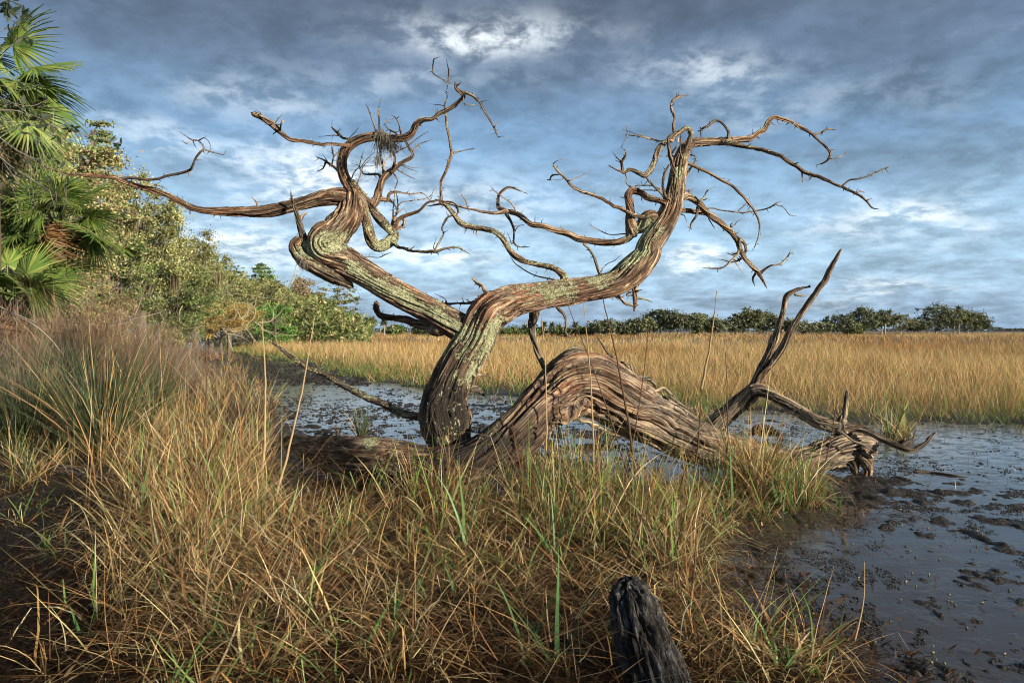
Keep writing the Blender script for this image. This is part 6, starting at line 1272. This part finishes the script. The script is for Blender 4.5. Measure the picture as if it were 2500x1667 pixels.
# ------------------------------------------------------------------ leafy oak twigs hanging in from the upper left
def leafy(segs, d, label, seed, nleaf=14, col=(0.20, 0.17, 0.13), lsize=0.055, tips=True):
    rg = np.random.default_rng(seed); t = None
    for sgm in segs:
        o = ORG[sgm[0]]; rows = np.array([(o[0] + p[0] * ZS, o[1] + p[1] * ZS, p[2] * ZS) for p in sgm[1:]]); P = W(rows[:, 0], rows[:, 1], d + rg.normal(0, 0.05) + np.linspace(0, rg.normal(0, 0.3), len(rows))); r = rows[:, 2] / 2 / F_PX * d
        Cc = catmull(np.column_stack([P, r]), 0.03)
        if t is None: P0 = P[0]; t = empty('leafy_branch', P0); tag(t, label, 'branch', 'oak twigs reaching in at upper left')
        V, Q = seg_tube(Cc[:, :3] - P0, np.maximum(Cc[:, 3], 0.0012), 5); mesh_np('twig', V, Q, TWIG, t, np.tile(col, (len(V), 1)), smooth=True)
        for j in range(nleaf):
            k = rg.integers(int(len(Cc) * 0.35), len(Cc)) if j > 3 or not tips else len(Cc) - 1
            c = Cc[k, :3] - P0; dr = rg.normal(size=3); dr[1] *= 0.5; dr /= np.linalg.norm(dr); sd2 = np.cross(dr, rg.normal(size=3)); sd2 /= np.linalg.norm(sd2); L = lsize * rg.uniform(0.6, 1.2); wv2 = L * 0.17
            up_ = np.cross(dr, sd2) * L * 0.06
            Vl = np.array([c, c + dr * L * 0.3 + sd2 * wv2 + up_, c + dr * L * 0.3 - sd2 * wv2 + up_, c + dr * L * 0.7 + sd2 * wv2 * 0.9 + up_, c + dr * L * 0.7 - sd2 * wv2 * 0.9 + up_, c + dr * L, c + dr * L * 0.3, c + dr * L * 0.7])
            Ql = np.array([[0, 1, 6, 0][:3] + [2], [1, 3, 7, 6], [6, 7, 4, 2], [3, 5, 4, 7]]); Ql[0] = [0, 1, 6, 2]
            cc = pick([(0.045, 0.065, 0.03), (0.06, 0.085, 0.035), (0.035, 0.05, 0.028)], 1, rg)
            mesh_np('leaf', Vl, Ql, LEAF, t, np.repeat(cc, 8, 0))
    return t
leafy([('A', (0, 905, 10), (150, 912, 9), (300, 980, 8), (480, 1045, 8), (650, 1090, 7), (800, 1130, 6), (900, 1160, 5), (995, 1185, 4))], 4.2, 'long slender twig ending in a tuft of five dark leaves before the sky', 1, 12)
leafy([('A', (0, 1130, 9), (150, 1240, 8), (300, 1310, 7), (420, 1380, 6), (550, 1440, 4)), ('A', (250, 1300, 5), (400, 1310, 4), (560, 1320, 2))], 4.4, 'bare lichened twig crossing below the hanging palm leaves', 2, 3, (0.28, 0.26, 0.20), tips=False)
leafy([('A', (0, 310, 6), (120, 310, 6), (235, 320, 4)), ('A', (0, 260, 5), (80, 230, 4), (170, 205, 3))], 4.0, 'dark leafy twig over the tallest palm crown', 3, 9)
leafy([('A', (0, 70, 5), (60, 68, 4)), ('A', (0, 105, 6), (90, 105, 5), (180, 120, 3)), ('A', (0, 30, 6), (60, 20, 5), (130, 8, 3)), ('A', (60, 70, 4), (70, 100, 3), (140, 95, 3))], 3.8, 'near black leafy twig in the top left corner', 4, 12)
leafy([('A', (0, 1290, 9), (100, 1370, 8), (290, 1490, 7), (400, 1560, 5)), ('A', (30, 1330, 6), (150, 1500, 4)), ('A', (290, 1490, 5), (430, 1500, 3))], 4.3, 'pale grey twig slanting down above the green crowned palm', 5, 4, (0.30, 0.28, 0.22), tips=False)
leafy([('A', (0, 800, 8), (120, 850, 7), (260, 870, 6), (390, 820, 4)), ('A', (120, 850, 5), (230, 930, 4), (350, 980, 3)), ('A', (0, 700, 5), (200, 740, 4), (330, 690, 2))], 4.1, 'leafy twig hanging across the lower palm leaves', 6, 11, lsize=0.065)
leafy([('A', (0, 960, 7), (120, 1010, 6), (260, 1030, 5), (380, 1080, 4), (470, 1110, 3)), ('A', (100, 1010, 5), (230, 1100, 4), (330, 1130, 3)), ('A', (260, 1030, 4), (420, 1020, 4), (600, 1050, 3))], 4.5, 'leafy twig tangle in front of the olive oak', 7, 10, lsize=0.06)
# fine grey twig haze and moss at upper left
rgq = np.random.default_rng(55); n = 450; u = rgq.uniform(-60, 165, n) ; v = rgq.uniform(250, 520, n); Pq = W(u, v, rgq.uniform(4.6, 6.5, n)); c = pick([(0.16, 0.14, 0.10), (0.10, 0.09, 0.065), (0.26, 0.24, 0.17)], n, rgq)
V, Q, C = blades(Pq, rgq.uniform(0.06, 0.4, n), rgq.uniform(0.8, 2.6, n), rgq.uniform(0, 6.28, n), rgq.normal(0, 1.2, n), np.full(n, 0.0032), c, c, 6, seed=56, kink=0.6, floor=-9)
o = mesh_np('fine_twigs', V, Q, TWIG, cols=C); tag(o, 'haze of fine grey mossy twigs at upper left', kind='stuff')
# ------------------------------------------------------------------ spanish moss on the dead tree
def moss(reg, x, y, d, rx, ry, n, L, label, seed, ball=False):
    rg = np.random.default_rng(seed); o = ORG[reg]; c0 = W(o[0] + x * ZS, o[1] + y * ZS, d); s = ZS / F_PX * d
    b_ = rg.normal(0, 1, (n, 3)) * np.array([rx * s, rx * s * 0.7, ry * s]) * 0.5
    c = pick([(0.17, 0.155, 0.12), (0.23, 0.21, 0.165), (0.12, 0.105, 0.08)] if not ball else [(0.075, 0.06, 0.045), (0.12, 0.10, 0.075), (0.05, 0.04, 0.03)], n, rg)
    V, Q, C = blades(b_, L * s * rg.uniform(0.3, 1.0, n), rg.normal(2.9, 0.35, n) if not ball else rg.uniform(0, 3.1, n), rg.uniform(0, 6.28, n), rg.normal(0, 0.6 if not ball else 3.0, n), np.full(n, 0.005), c, c, 7, seed=seed, kink=0.8, kinkang=0.5, floor=-9)
    ob_ = mesh_np('spanish_moss', V, Q, MOSS, cols=C); ob_.location = tuple(c0); tag(ob_, label, 'moss')
moss('C', 1275, 440, 6.4, 60, 60, 260, 190, 'grey moss strands hanging from the upper left limb', 1)
moss('C', 1360, 520, 6.4, 75, 60, 700, 60, 'dark nest like ball of moss under the upper left limb', 2, True)
moss('C', 1250, 620, 6.45, 25, 40, 60, 130, 'thin wisps of moss below the nest like ball', 3)
moss('G', 305, 450, 6.6, 40, 20, 150, 120, 'dark moss tuft hanging from the elbow of the left limb', 4)
# ------------------------------------------------------------------ woods behind the viewer on the sun side: they shade the foreground
sd2 = np.array([math.sin(R(SUN_AZ)), math.cos(R(SUN_AZ))]); pr = np.array([sd2[1], -sd2[0]])
for i, (al, ac, h, hw_) in enumerate([(17, -9.5, 4.0, 1.7), (17, -7.0, 3.8, 1.6), (17, -4.6, 3.9, 1.5), (17, -2.7, 4.3, 1.4), (17, -0.6, 5.4, 1.6), (17, 2.2, 6.1, 2.0)]):
    p = sd2 * al + pr * ac; rg = np.random.default_rng(600 + i); t = empty('oak_tree', (p[0], p[1], 0.1)); tag(t, ['first', 'second', 'third', 'fourth', 'fifth', 'sixth'][i] + ' oak of the row behind the viewer that shades the near bank', 'tree', 'oaks behind the viewer')
    V, Q = seg_tube([[0, 0, 0], [0.1, 0, h * 0.3], [0, 0.1, h * 0.6], [0, 0, h * 0.85]], [0.25, 0.2, 0.12, 0.04], 8); mesh_np('trunk', V, Q, TWIG, t, np.tile([0.12, 0.09, 0.07], (len(V), 1)), smooth=True)
    nc = 30; cl = rg.uniform(-1, 1, (nc, 3)) * np.array([hw_, hw_, h * 0.42]) * 0.85 + np.array([0, 0, h * 0.52]); n = 5000; ci = rg.integers(0, nc, n)
    Pc = cl[ci] + rg.normal(0, 0.42, (n, 3)); Pc = Pc[(Pc[:, 2] > 0.1) & (Pc[:, 2] < h)]; V, Q, C = leaf_cards(Pc, np.full(len(Pc), 0.16), rg, pick(OLV, len(Pc), rg)); mesh_np('crown', V, Q, LEAF, t, C)
